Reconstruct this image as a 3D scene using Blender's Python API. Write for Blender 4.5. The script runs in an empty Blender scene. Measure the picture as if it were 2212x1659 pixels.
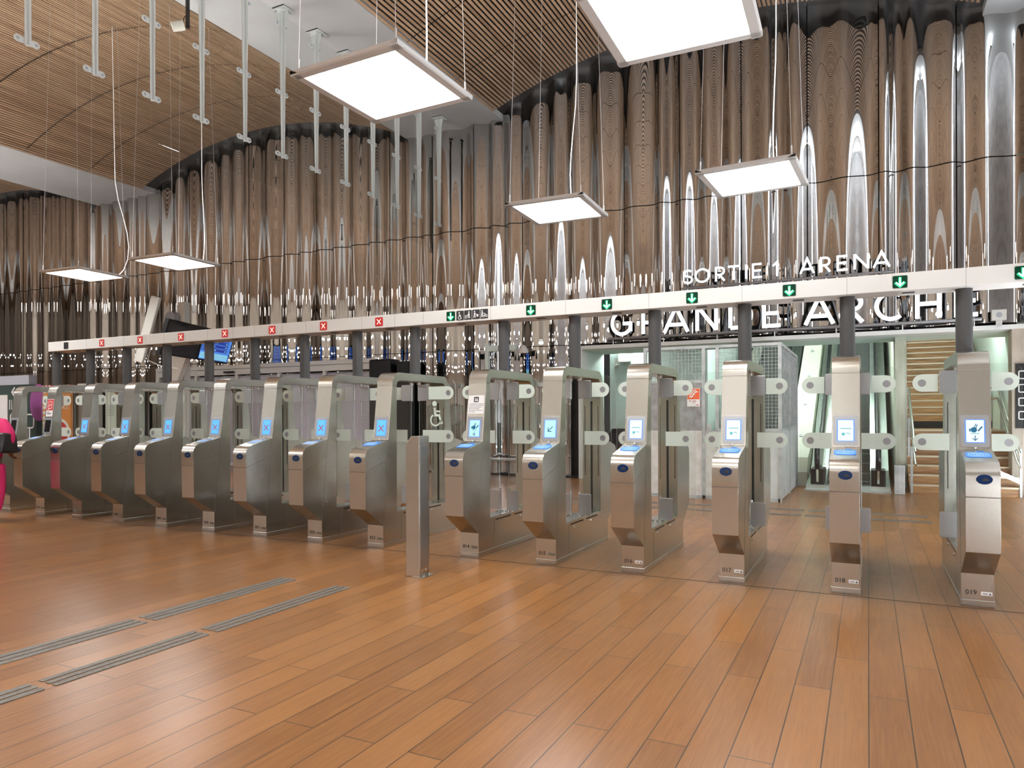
import bpy, bmesh, math, random
from mathutils import Vector, Matrix
from math import sin, cos, pi, radians as R_
S = bpy.context.scene
COL = S.collection
rnd = random.Random(7)

# ---------------------------------------------------------------- camera, world, exposure
cam_data = bpy.data.cameras.new('camera')
cam = bpy.data.objects.new('camera', cam_data); COL.objects.link(cam)
cam_data.sensor_fit = 'HORIZONTAL'; cam_data.sensor_width = 36.0
cam_data.lens = 36.0 * 1538.57 / 2212
cam_data.shift_y = (899.37 - 829.5) / 2212
cam_data.clip_end = 300
_y, _r = R_(26.554), R_(-0.172)
_F = Vector((-sin(_y), cos(_y), 0)); _Rt = Vector((cos(_y), sin(_y), 0)); _U = Vector((0, 0, 1))
_R2 = _Rt * cos(_r) + _U * sin(_r); _U2 = _U * cos(_r) - _Rt * sin(_r)
cam.matrix_world = Matrix(((_R2.x, _U2.x, -_F.x, 0), (_R2.y, _U2.y, -_F.y, 0), (_R2.z, _U2.z, -_F.z, 1.5), (0, 0, 0, 1)))
S.camera = cam
W = bpy.data.worlds.new('world'); S.world = W; W.use_nodes = True
W.node_tree.nodes['Background'].inputs[0].default_value = (.5, .5, .5, 1)
W.node_tree.nodes['Background'].inputs[1].default_value = 0.05
S.view_settings.view_transform = 'Standard'; S.view_settings.look = 'None'
S.view_settings.gamma = 1; S.view_settings.use_curve_mapping = False
S.view_settings.exposure = 0.38
S.cycles.max_bounces = 9; S.cycles.glossy_bounces = 5; S.cycles.diffuse_bounces = 4
S.cycles.transmission_bounces = 4; S.cycles.transparent_max_bounces = 16
S.cycles.caustics_reflective = False; S.cycles.caustics_refractive = False
S.cycles.sample_clamp_indirect = 6.0
S.cycles.use_denoising = True
PANEL_E = 22.0      # hanging light panels
UP_E = 42.0         # upward light added on top of the same panels to brighten the ceiling
SPOT_E = 24.0       # ceiling spotlights

# ---------------------------------------------------------------- materials
def mat(name, col, rough=.5, metal=0.0, emit=None, es=1.0, spec=.5, coat=0.0):
    m = bpy.data.materials.new(name); m.use_nodes = True
    b = m.node_tree.nodes['Principled BSDF']
    b.inputs['Base Color'].default_value = (*col, 1); b.inputs['Roughness'].default_value = rough
    b.inputs['Metallic'].default_value = metal; b.inputs['Specular IOR Level'].default_value = spec
    b.inputs['Coat Weight'].default_value = coat
    if emit: b.inputs['Emission Color'].default_value = (*emit, 1); b.inputs['Emission Strength'].default_value = es
    return m
def nt(m): return m.node_tree.nodes, m.node_tree.links, m.node_tree.nodes['Principled BSDF']
def mottle(m, c1, c2, scale=(8, 8, 8), rough=None, detail=3, bump=0):
    N, L, b = nt(m)
    tc = N.new('ShaderNodeTexCoord'); mp = N.new('ShaderNodeMapping'); mp.inputs['Scale'].default_value = scale
    no = N.new('ShaderNodeTexNoise'); no.inputs['Scale'].default_value = 1; no.inputs['Detail'].default_value = detail
    L.new(tc.outputs['Object'], mp.inputs[0]); L.new(mp.outputs[0], no.inputs[0])
    cr = N.new('ShaderNodeValToRGB'); cr.color_ramp.elements[0].position = .3; cr.color_ramp.elements[1].position = .7
    cr.color_ramp.elements[0].color = (*c1, 1); cr.color_ramp.elements[1].color = (*c2, 1)
    L.new(no.outputs[0], cr.inputs[0]); L.new(cr.outputs[0], b.inputs['Base Color'])
    if rough:
        mr = N.new('ShaderNodeMapRange'); mr.inputs[3].default_value = rough[0]; mr.inputs[4].default_value = rough[1]
        L.new(no.outputs[0], mr.inputs[0]); L.new(mr.outputs[0], b.inputs['Roughness'])
    if bump:
        bp = N.new('ShaderNodeBump'); bp.inputs['Strength'].default_value = bump; bp.inputs['Distance'].default_value = .002
        L.new(no.outputs[0], bp.inputs['Height']); L.new(bp.outputs[0], b.inputs['Normal'])
    return m
steel = mottle(mat('brushed steel', (.6, .57, .52), .34, 1.0), (.525, .505, .455), (.56, .54, .49), (240, 240, 9), (.24, .28), 2)
steel_top = mottle(mat('bright steel', (.68, .66, .62), .25, 1.0), (.56, .56, .53), (.61, .61, .575), (9, 240, 240), (.21, .25), 2)
steel_dull = mottle(mat('steel plate', (.5, .5, .5), .4, 1.0), (.43, .45, .47), (.47, .49, .51), (200, 200, 200), (.32, .36))
galv = mottle(mat('galvanised metal', (.5, .52, .52), .5, .5), (.36, .38, .38), (.55, .57, .56), (6, 6, 6))
chrome = mat('polished rail', (.75, .75, .73), .18, 1.0)
mirror = mat('polished steel cladding', (.57, .56, .55), .015, 1.0)
dark = mat('dark gap', (.012, .011, .011), .6)
black = mat('black plastic', (.007, .007, .008), .4, spec=.3)
grey_post = mat('dark grey paint', (.062, .06, .058), .45, spec=.35)
white_paint = mat('off white paint', (.66, .65, .615), .45)
white_frame = mat('white frame', (.72, .74, .72), .4)
concrete = mottle(mat('light concrete', (.5, .5, .49), .8), (.34, .345, .345), (.40, .40, .40), (.6, .6, .6))
wall_grey = mottle(mat('grey concrete wall', (.42, .43, .44), .8), (.48, .49, .50), (.72, .73, .75), (1.1, 3.5, 3.5), None, 6)
green_wall = mottle(mat('pale green panelling', (.62, .74, .70), .5), (.58, .70, .66), (.66, .77, .73), (1, 1, 1))
concrete_y = mottle(mat('stained concrete', (.6, .62, .5), .8), (.46, .48, .36), (.70, .72, .62), (3, 3, 1.2))
hall_brown = mottle(mat('hall far wall', (.4, .36, .32), .7), (.50, .46, .40), (.62, .57, .50), (.8, .8, .3))
lamp_frame = mat('lamp frame', (.58, .57, .55), .5)
lamp_white = mat('lamp diffuser', (.9, .9, .9), .5, emit=(.96, .98, 1.0), es=PANEL_E)
lamp_up = mat('added lamp uplight', (.9, .9, .9), .5, emit=(1, .97, .94), es=UP_E)
spot_white = mat('spot lens', (.9, .9, .9), .5, emit=(1, .93, .82), es=SPOT_E)
tube_white = mat('cool tube lens', (.9, .9, .9), .5, emit=(.90, 1.0, .95), es=105)
strip_white = mat('tall strip lens', (.9, .9, .9), .5, emit=(.86, .93, 1.0), es=34)
strip_wash = mat('wall wash lens', (.9, .9, .9), .5, emit=(.86, .93, 1.0), es=60)
cable_w = mat('white cable', (.8, .8, .8), .5)
wire_m = mat('steel wire', (.55, .55, .55), .4, .8)
fin_m = mat('painted fin', (.44, .47, .465), .5)
letter_m = mat('lit letter', (.9, .9, .9), .5, emit=(.88, .94, 1.0), es=1.8)
letter_side = mat('letter edge', (.55, .6, .66), .4)
rail_grey = mat('grey tube', (.3, .3, .31), .4, .6)
scr_blue = mat('blue screen', (.05, .2, .4), .3, emit=(.075, .34, .60), es=1.0)
scr_cyan = mat('cyan screen', (.1, .12, .12), .3, emit=(.34, .66, .68), es=1.0)
scr_white = mat('white screen', (.1, .1, .1), .3, emit=(.62, .76, .76), es=1.0)
scr_edge = mat('blue screen edge', (.05, .15, .5), .3, emit=(.08, .22, .72), es=.7)
scr_dark = mat('dead screen', (.01, .01, .011), .15)
cross_m = mat('screen cross', (.2, .04, .12), .4, emit=(.26, .02, .09), es=.7)
ink_blue = mat('blue symbol', (.0, .05, .1), .4, emit=(.0, .10, .20), es=.6)
ink_pale = mat('pale symbol', (.05, .2, .2), .4, emit=(.10, .40, .46), es=.6)
read_blue = mat('reader blue', (.06, .18, .5), .55, emit=(.05, .19, .52), es=.6, spec=.2)
read_grey = mat('reader pad', (.42, .47, .55), .3)
read_ring = mat('reader rings', (.25, .4, .65), .6, emit=(.25, .45, .8), es=.45, spec=.1)
scan_blue = mat('scanner blue', (.005, .022, .08), .15, spec=.35)
led_green = mat('green arrow', (.02, .3, .12), .5, emit=(.01, .62, .22), es=1.0)  # wide green stroke paints the halo around the bright arrow core
led_core = mat('green arrow core', (.5, .9, .7), .5, emit=(.55, 1.0, .78), es=1.3)
led_glow = mat('green arrow box', (.0, .012, .006), .5, emit=(0, .045, .018), es=.6, spec=.15)  # faint green emission paints the arrow's glow onto its box
led_red = mat('red signal', (.12, .005, .005), .4, emit=(.30, .003, .004), es=1.0)
led_cross = mat('red signal cross', (.9, .6, .5), .4, emit=(1.0, .62, .45), es=1.2)
ink = mat('black ink', (.02, .02, .02), .5)
ink_grey = mat('grey ink', (.2, .2, .2), .5)
paper = mat('white paper', (.72, .71, .70), .6)
white_ink = mat('white ink', (.8, .8, .78), .5)
orange = mat('orange print', (.75, .12, .03), .5)
amber = mat('amber banner', (.62, .24, .05), .5)
redp = mat('red print', (.5, .03, .03), .5)
magenta = mat('magenta print', (.30, .07, .26), .5)
mapgreen = mat('dark green print', (.035, .06, .055), .4)
lav = mat('frosted lavender glass', (.50, .49, .55), .3)
lav2 = mat('frosted swirl', (.60, .57, .63), .3)
pink = mat('pink cloth', (.80, .03, .17), .75)
skin_m = mat('brown skin', (.16, .07, .04), .5)
hair_m = mat('black hair', (.012, .01, .009), .6)
leather = mat('black leather', (.012, .011, .012), .38)
tactile = mottle(mat('tactile strip', (.14, .125, .11), .55), (.11, .10, .085), (.18, .16, .14), (40, 40, 40))
rubber = mat('rubber handrail', (.012, .014, .018), .25)
esc_step = mottle(mat('ribbed step', (.10, .11, .10), .5, .4), (.07, .08, .075), (.15, .16, .15), (150, 4, 4))
esc_side = mottle(mat('balustrade steel', (.62, .70, .66), .25, .8), (.55, .62, .58), (.72, .80, .76), (3, 3, 3))
esc_panel = mat('balustrade panel', (.66, .70, .58), .4)
step_wood = mottle(mat('stair wood', (.36, .19, .08), .45), (.24, .11, .045), (.46, .25, .10), (2, 30, 30))
nosing_m = mat('stair nosing', (.55, .48, .36), .4, .4)
beige = mat('beige housing', (.56, .55, .50), .5)
lcd = mat('departure screen', (.02, .1, .35), .3, emit=(.06, .20, .62), es=.8)
lcd_row = mat('departure row', (.01, .02, .2), .3, emit=(.015, .035, .24), es=.8)
lcd_pale = mat('departure footer', (.2, .4, .5), .3, emit=(.17, .44, .62), es=.8)
green_mark = mat('frosted sticker', (.68, .78, .68), .5)

def glass_mat(name, tint, k, base=.05):
    m = bpy.data.materials.new(name); m.use_nodes = True
    N, L = m.node_tree.nodes, m.node_tree.links; N.clear()
    o = N.new('ShaderNodeOutputMaterial'); mx = N.new('ShaderNodeMixShader')
    t = N.new('ShaderNodeBsdfTransparent'); t.inputs[0].default_value = (*tint, 1)
    g = N.new('ShaderNodeBsdfGlossy'); g.inputs['Roughness'].default_value = .01
    f = N.new('ShaderNodeFresnel'); f.inputs[0].default_value = 1.45
    mr = N.new('ShaderNodeMapRange'); mr.inputs[3].default_value = base; mr.inputs[4].default_value = k
    ge = N.new('ShaderNodeNewGeometry'); iv = N.new('ShaderNodeMath'); iv.operation = 'SUBTRACT'; iv.inputs[0].default_value = 1
    ml = N.new('ShaderNodeMath'); ml.operation = 'MULTIPLY'; L.new(ge.outputs['Backfacing'], iv.inputs[1])
    L.new(f.outputs[0], mr.inputs[0]); L.new(mr.outputs[0], ml.inputs[0]); L.new(iv.outputs[0], ml.inputs[1]); L.new(ml.outputs[0], mx.inputs[0])
    L.new(t.outputs[0], mx.inputs[1]); L.new(g.outputs[0], mx.inputs[2]); L.new(mx.outputs[0], o.inputs[0])
    return m
glass = glass_mat('clear glass', (.955, .978, .965), .9, .035)
glass_hi = glass_mat('screen glass', (.965, .975, .97), .9, .01)
def frosted(name, col, a):
    m = bpy.data.materials.new(name); m.use_nodes = True
    N, L, b = nt(m); b.inputs['Base Color'].default_value = (*col, 1); b.inputs['Roughness'].default_value = .5
    b.inputs['Alpha'].default_value = a
    return m
glass_rim = frosted('glass rim', (.50, .60, .55), .55)
sticker_m = frosted('frosted sticker film', (.72, .80, .71), .80)

def floor_mat():
    m = mat('wood plank floor', (.4, .2, .1), .3); N, L, b = nt(m)
    tc = N.new('ShaderNodeTexCoord'); sx = N.new('ShaderNodeSeparateXYZ'); cx = N.new('ShaderNodeCombineXYZ')
    L.new(tc.outputs['Object'], sx.inputs[0]); L.new(sx.outputs[1], cx.inputs[0]); L.new(sx.outputs[0], cx.inputs[1])
    br = N.new('ShaderNodeTexBrick'); br.offset = .37; br.offset_frequency = 2
    br.inputs['Scale'].default_value = 1; br.inputs['Mortar Size'].default_value = .0034; br.inputs['Mortar Smooth'].default_value = .2
    br.inputs['Brick Width'].default_value = 1.62; br.inputs['Row Height'].default_value = .1845
    br.inputs['Color1'].default_value = (.0, .0, .0, 1); br.inputs['Color2'].default_value = (1, 1, 1, 1)
    br.inputs['Mortar'].default_value = (.5, .5, .5, 1); br.inputs['Bias'].default_value = 0
    L.new(cx.outputs[0], br.inputs[0])
    def noise(sc, det=3, dist=0):
        mp = N.new('ShaderNodeMapping'); mp.inputs['Scale'].default_value = sc
        no = N.new('ShaderNodeTexNoise'); no.inputs['Scale'].default_value = 1; no.inputs['Detail'].default_value = det; no.inputs['Distortion'].default_value = dist
        L.new(tc.outputs['Object'], mp.inputs[0]); L.new(mp.outputs[0], no.inputs[0]); return no.outputs[0]
    def mixc(f, a, c, blend='MIX', fac=None):
        mx = N.new('ShaderNodeMix'); mx.data_type = 'RGBA'; mx.blend_type = blend
        for i, v in ((0, f), (6, a), (7, c)):
            if isinstance(v, (int, float)): mx.inputs[i].default_value = v
            elif isinstance(v, tuple): mx.inputs[i].default_value = (*v, 1)
            else: L.new(v, mx.inputs[i])
        return mx.outputs[2]
    def ramp(v, a, c):
        mr = N.new('ShaderNodeMapRange'); mr.inputs[1].default_value = a; mr.inputs[2].default_value = c; L.new(v, mr.inputs[0]); return mr.outputs[0]
    big = ramp(noise((.35, .22, 1), 2), .38, .62)
    base = mixc(br.outputs['Color'], (.200, .074, .015), (.300, .120, .026))
    base = mixc(big, base, mixc(br.outputs['Color'], (.190, .078, .022), (.275, .120, .038)))
    grain = ramp(noise((55, 2.2, 1), 5, .6), .42, .68)
    base = mixc(grain, base, mixc(.40, base, (.37, .165, .045))); 
    streak = ramp(noise((120, 5, 1), 4), .52, .72)
    base = mixc(streak, base, mixc(.28, base, (.10, .038, .012)))
    dash = ramp(noise((22, 90, 1), 1), .60, .70)
    base = mixc(dash, base, mixc(.05, base, (.09, .04, .015)))
    mort = N.new('ShaderNodeMath'); mort.operation = 'MULTIPLY'; mort.inputs[1].default_value = .95; L.new(br.outputs['Fac'], mort.inputs[0])
    base = mixc(mort.outputs[0], base, (.035, .018, .010))
    L.new(base, b.inputs['Base Color'])
    rr = N.new('ShaderNodeMapRange'); rr.inputs[3].default_value = .26; rr.inputs[4].default_value = .33
    L.new(noise((6, 3, 1), 3), rr.inputs[0]); L.new(rr.outputs[0], b.inputs['Roughness'])
    bp = N.new('ShaderNodeBump'); bp.inputs['Strength'].default_value = .25; bp.inputs['Distance'].default_value = .002; bp.invert = True
    L.new(br.outputs['Fac'], bp.inputs['Height']); L.new(bp.outputs[0], b.inputs['Normal'])
    return m
floor_m = floor_mat()
def slat_mat():
    m = mat('tan slat wood', (.5, .33, .2), .55); N, L, b = nt(m)
    tc = N.new('ShaderNodeTexCoord'); mp = N.new('ShaderNodeMapping'); mp.inputs['Scale'].default_value = (11, .45, 1.5)
    no = N.new('ShaderNodeTexNoise'); no.inputs['Scale'].default_value = 1; no.inputs['Detail'].default_value = 4
    L.new(tc.outputs['Object'], mp.inputs[0]); L.new(mp.outputs[0], no.inputs[0])
    cr = N.new('ShaderNodeValToRGB'); e = cr.color_ramp.elements
    e[0].position = .3; e[0].color = (.19, .115, .066, 1); e[1].position = .72; e[1].color = (.39, .262, .165, 1)
    L.new(no.outputs[0], cr.inputs[0]); L.new(cr.outputs[0], b.inputs['Base Color']); return m
slat_m = slat_mat()

# ---------------------------------------------------------------- mesh helpers
class MB:
    def __init__(s): s.v = []; s.f = []
    def add(s, vs, fs, M=None):
        o = len(s.v); s.v += [tuple(M @ Vector(p)) if M else tuple(p) for p in vs]; s.f += [tuple(i + o for i in f) for f in fs]; return s
    def box(s, a, c, M=None):
        (x0, y0, z0), (x1, y1, z1) = a, c
        return s.add([(x0, y0, z0), (x1, y0, z0), (x1, y1, z0), (x0, y1, z0), (x0, y0, z1), (x1, y0, z1), (x1, y1, z1), (x0, y1, z1)],
                     [(0, 3, 2, 1), (4, 5, 6, 7), (0, 1, 5, 4), (1, 2, 6, 5), (2, 3, 7, 6), (3, 0, 4, 7)], M)
    def cyl(s, p, q, r, r2=None, n=14, caps=True):
        p, q = Vector(p), Vector(q); r2 = r if r2 is None else r2; d = (q - p)
        if d.length < 1e-6: return s
        a = d.orthogonal().normalized(); b = d.normalized().cross(a)
        vs = [p + a * r * cos(2 * pi * i / n) + b * r * sin(2 * pi * i / n) for i in range(n)] + [q + a * r2 * cos(2 * pi * i / n) + b * r2 * sin(2 * pi * i / n) for i in range(n)]
        fs = [(i, (i + 1) % n, n + (i + 1) % n, n + i) for i in range(n)]
        if caps: fs += [tuple(range(n - 1, -1, -1)), tuple(range(n, 2 * n))]
        return s.add(vs, fs)
    def tube(s, pts, r, n=8):
        pts = [Vector(p) for p in pts]; m = len(pts); ref = None; vs = []
        for i, p in enumerate(pts):
            t = (pts[min(i + 1, m - 1)] - pts[max(i - 1, 0)]).normalized()
            if ref is None: ref = t.orthogonal().normalized()
            a = (ref - t * ref.dot(t)).normalized(); ref = a; b = t.cross(a)
            vs += [p + a * r * cos(2 * pi * k / n) + b * r * sin(2 * pi * k / n) for k in range(n)]
        fs = [(i * n + k, i * n + (k + 1) % n, (i + 1) * n + (k + 1) % n, (i + 1) * n + k) for i in range(m - 1) for k in range(n)]
        fs += [tuple(range(n - 1, -1, -1)), tuple((m - 1) * n + k for k in range(n))]
        return s.add(vs, fs)
    def prism(s, loop, ax, a, c, M=None):
        """loop of 2D points extruded along axis ax ('x','y','z') from a to c"""
        def P(p, t): return {'x': (t, p[0], p[1]), 'y': (p[0], t, p[1]), 'z': (p[0], p[1], t)}[ax]
        n = len(loop); vs = [P(p, a) for p in loop] + [P(p, c) for p in loop]
        fs = [(i, (i + 1) % n, n + (i + 1) % n, n + i) for i in range(n)] + [tuple(range(n - 1, -1, -1)), tuple(range(n, 2 * n))]
        return s.add(vs, fs, M)
    def ribbon(s, pts, w, d, M=None, closed=False):
        """flat stroke in the x/z plane, thickness d toward -y"""
        P = [Vector((p[0], p[1])) for p in pts]; n = len(P); L, Rr = [], []
        for i in range(n):
            if closed: a, b = P[i - 1], P[(i + 1) % n]
            else: a, b = P[max(i - 1, 0)], P[min(i + 1, n - 1)]
            d1 = (P[i] - a); d2 = (b - P[i])
            d1 = d1.normalized() if d1.length > 1e-9 else d2.normalized(); d2 = d2.normalized() if d2.length > 1e-9 else d1
            t = (d1 + d2); t = t.normalized() if t.length > 1e-6 else d1
            nn = Vector((-t.y, t.x)); k = 1 / max(.35, abs(nn.dot(Vector((-d1.y, d1.x)))))
            L.append(P[i] + nn * w / 2 * k); Rr.append(P[i] - nn * w / 2 * k)
        vs = []
        for y in (0, -d):
            vs += [(p.x, y, p.y) for p in L] + [(p.x, y, p.y) for p in Rr]
        fs = []; m = n if closed else n - 1
        for i in range(m):
            j = (i + 1) % n
            fs += [(2 * n + i, 2 * n + j, 3 * n + j, 3 * n + i), (i, n + i, n + j, j), (i, j, 2 * n + j, 2 * n + i), (n + i, 3 * n + i, 3 * n + j, n + j)]
        if not closed: fs += [(0, 2 * n, 3 * n, n), (n - 1, 2 * n - 1, 4 * n - 1, 3 * n - 1)]
        return s.add(vs, fs, M)
    def mesh(s, name, smooth=None, mats=()):
        me = bpy.data.meshes.new(name); me.from_pydata(s.v, [], s.f)
        bm = bmesh.new(); bm.from_mesh(me); bmesh.ops.recalc_face_normals(bm, faces=bm.faces); bm.to_mesh(me); bm.free()
        for m in mats: me.materials.append(m)
        if smooth:
            me.shade_smooth(); me.set_sharp_from_angle(angle=R_(smooth))
        return me
def link(name, me, parent=None, loc=(0, 0, 0), bevel=0, M=None):
    o = bpy.data.objects.new(name, me); COL.objects.link(o)
    if M is not None: o.matrix_local = M
    else: o.location = loc
    if parent: o.parent = parent
    if bevel:
        b = o.modifiers.new('bevel', 'BEVEL'); b.width = bevel; b.segments = 2; b.limit_method = 'ANGLE'; b.angle_limit = R_(50)
    return o
def obj(name, mb, m, parent=None, smooth=None, bevel=0, loc=(0, 0, 0)):
    return link(name, mb.mesh(name, smooth, [m]), parent, loc, bevel)
def tag(o, label, cat, group=None):
    o['label'] = label; o['category'] = cat
    if group: o['group'] = group
    return o
def thing(name, label, cat, loc=(0, 0, 0), rz=0, group=None):
    o = bpy.data.objects.new(name, None); COL.objects.link(o); o.location = loc; o.rotation_euler = (0, 0, rz)
    o.empty_display_size = .2
    return tag(o, label, cat, group)
def struct(name, mb, m, smooth=None, bevel=0):
    o = obj(name, mb, m, None, smooth, bevel); o['kind'] = 'structure'; return o
_cache = {}
def shared(parent, name, key, build, m, smooth=None, bevel=0, loc=(0, 0, 0)):
    if key not in _cache: _cache[key] = build().mesh(name, smooth, [m])
    return link(name, _cache[key], parent, loc, bevel)
def copy_tree(o, parent=None):
    c = o.copy(); COL.objects.link(c)
    if parent: c.parent = parent
    for ch in list(o.children): copy_tree(ch, c)
    return c
def text_mesh(txt, size, m, ext=.001, align='CENTER', bold=0):
    cu = bpy.data.curves.new('t', 'FONT'); cu.body = txt; cu.size = size; cu.extrude = ext; cu.align_x = align; cu.align_y = 'CENTER'; cu.offset = bold
    cu.resolution_u = 3
    to = bpy.data.objects.new('t', cu); COL.objects.link(to)
    dg = bpy.context.evaluated_depsgraph_get(); me = bpy.data.meshes.new_from_object(to.evaluated_get(dg))
    bpy.data.objects.remove(to); bpy.data.curves.remove(cu)
    me.materials.clear(); me.materials.append(m); return me
FRONT = Matrix.Rotation(pi / 2, 4, 'X')     # text drawn in x/y turned to face -Y
def text(name, txt, size, m, parent, loc, M=None, **k):
    me = text_mesh(txt, size, m, **k); o = bpy.data.objects.new(name, me); COL.objects.link(o)
    if parent: o.parent = parent
    o.matrix_local = Matrix.Translation(loc) @ (M if M is not None else FRONT); return o
def arc(cx, cy, r, a0, a1, n=10, ry=None):
    ry = r if ry is None else ry
    return [(cx + r * cos(R_(a0 + (a1 - a0) * i / n)), cy + ry * sin(R_(a0 + (a1 - a0) * i / n))) for i in range(n + 1)]
def rrect(x0, z0, x1, z1, r, n=5):
    return arc(x1 - r, z1 - r, r, 0, 90, n) + arc(x0 + r, z1 - r, r, 90, 180, n) + arc(x0 + r, z0 + r, r, 180, 270, n) + arc(x1 - r, z0 + r, r, 270, 360, n)

# ---------------------------------------------------------------- setting: floor
YW = 16.2                                   # mirror wall
struct('floor', MB().box((-48, -34, -.2), (6.6, 26, 0)), floor_m)
struct('trim_1', MB().box((-30, 6.535, 0), (6.5, 6.547, .0015)), dark)

# ceiling: flat concrete bands and slatted vaults that run toward the mirror wall
ZB = 9.10; PER = 13.4; HWID = 5.17; SAG = 1.02
RAD = (HWID * HWID + SAG * SAG) / (2 * SAG)
centers = [-3.2 - PER * k + (0 if k == 0 else .15) for k in range(-1, 4)]
bands = MB(); voids = MB()
edges = sorted([(c - HWID, c + HWID) for c in centers])
prev = -48
for a, c in edges:
    if a > prev: bands.box((max(prev, -48), -34, ZB), (min(a, 6.6), YW + .25, ZB + .3))
    prev = c
bo = struct('ceiling', bands, concrete)
for c in centers:
    if c - HWID > 6.5: continue
    n = 28; lp = []
    for i in range(n + 1):
        x = -HWID + 2 * HWID * i / n; lp.append((min(c + x, 6.6), ZB + .16 + math.sqrt(RAD * RAD - x * x) - (RAD - SAG)))
    vs = [(x, y, z) for y in (-34, YW + .4) for x, z in lp]; k = n + 1
    voids.add(vs, [(i, i + 1, k + i + 1, k + i) for i in range(n)])
struct('ceiling_backing', voids, dark, 40)
slats = MB()
ang0 = math.asin(HWID / RAD); ns = int(2 * RAD * ang0 / .092)
yj = [15.72]
while yj[-1] > -33: yj.append(yj[-1] - 1.86)
for c in centers:
    if c - HWID > 6.5: continue
    for i in range(ns):
        a = -ang0 + (i + .5) * 2 * ang0 / ns
        px, pz = c + RAD * sin(a), ZB + RAD * cos(a) - (RAD - SAG)
        if px > 6.5 or px < -47 or px > c + HWID - .10: continue
        M = Matrix.Translation((px, 0, pz)) @ Matrix.Rotation(a, 4, 'Y')
        for j in range(len(yj) - 1):
            slats.box((-.0265, yj[j + 1] + .02, 0), (.0265, yj[j] - .02, .02), M)
struct('ceiling_slats', slats, slat_m)

# mirror wall: polished corrugated cladding, panels split by thin dark joints
kn = [(-47.6, 0)]; sgn = 1
while kn[-1][0] < 6.2:
    kn.append((kn[-1][0] + rnd.choice((.22, .27, .33, .40, .47)), sgn * rnd.uniform(.035, .085))); sgn = -sgn
def wave(x):
    for i in range(len(kn) - 1):
        if kn[i][0] <= x <= kn[i + 1][0]:
            t = (x - kn[i][0]) / (kn[i + 1][0] - kn[i][0]); t = (1 - cos(pi * t)) / 2
            return kn[i][1] * (1 - t) + kn[i + 1][1] * t
    return 0
wall = MB(); PW = 1.337
xs0 = 1.545 + PW * 3
zrows = [(.05, 3.232), (3.25, 6.382), (6.405, 10.7)]
for k in range(40):
    x1 = min(xs0 - PW * k - .011, 6.3); x0 = xs0 - PW * (k + 1) + .011
    if x0 < -47.5 or x0 > 6.3: continue
    n = 68
    for r, (z0, z1) in enumerate(zrows):
        if r == 0 and x1 > -6.22: continue
        xa, xb = x0, x1
        vs = [(xa + (xb - xa) * i / n, YW + wave(xa + (xb - xa) * i / n), z) for z in (z0, z1) for i in range(n + 1)]
        wall.add(vs, [(i, i + 1, n + 2 + i, n + 1 + i) for i in range(n)])
# the piece left of the opening
x0 = xs0 - PW * 9 + .008; x1 = -6.23
wo = struct('wall_back', wall, mirror, 60)
bk = MB(); bk.box((-48, YW + .14, 0), (-6.22, YW + .3, 11)).box((-6.22, YW + .14, 3.19), (6.6, YW + .3, 11))
struct('wall_back_lining', bk, dark)
struct('baseboard_back', MB().box((-30, YW - .06, 0), (-6.25, YW + .14, .05)), dark)
# hall walls off to the sides and behind
struct('wall_left', MB().box((-48.2, -34, 0), (-48, 17, 11)), hall_brown)
struct('wall_rear', MB().box((-48.2, -15.2, 0), (6.8, -15, 11)), hall_brown)
struct('wall_right', MB().box((3.7, -34.2, 0), (3.9, 15.6, 11)), wall_grey)

# opening under the sign: white portal frame, jamb and soffit
pf = MB()
pf.box((-6.22, 16.02, 3.10), (6.6, 16.42, 3.185)); pf.box((-6.22, 16.02, 0), (-6.13, 16.42, 3.10))
struct('trim_2', pf, white_frame)
struct('trim_3', MB().box((-6.13, 16.42, 3.10), (6.6, 17.62, 3.30)).box((-6.22, 16.42, 0), (-6.13, 17.62, 3.10)), green_wall)
struct('wall_stairwell', MB().box((-6.2, 18.3, 0), (-3.72, 18.5, 3.9)).box((-3.72, 18.3, 0), (-3.62, 26, 8)), green_wall)
struct('ceiling_stairwell', MB().box((-6.2, 17.62, 3.28), (-3.62, 18.5, 3.4)), green_wall)
struct('wall_stair', MB().box((2.52, 16.3, 0), (2.7, 27.5, 8.5)), green_wall)
struct('wall_escalator', MB().box((.50, 16.6, 0), (.70, 27, 8.5)), concrete_y)
struct('wall_shaft', MB().box((-3.7, 27.3, 0), (6.6, 27.5, 12)), concrete_y)
struct('ceiling_shaft', MB().add([(-3.7, 17.6, 3.3), (6.6, 17.6, 3.3), (6.6, 19.5, 6.5), (-3.7, 19.5, 6.5), (6.6, 27.4, 8.5), (-3.7, 27.4, 8.5)],
                                 [(0, 1, 2, 3), (3, 2, 4, 5)]), wall_grey)
struct('wall_jamb', MB().box((2.40, 16.03, 0), (2.52, 16.42, 3.10)).box((2.52, 16.03, 0), (6.6, 16.15, 3.10)), mottle(mat('beige jamb', (.42, .36, .29), .6), (.38, .32, .26), (.46, .40, .33), (4, 4, 4)))

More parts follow.
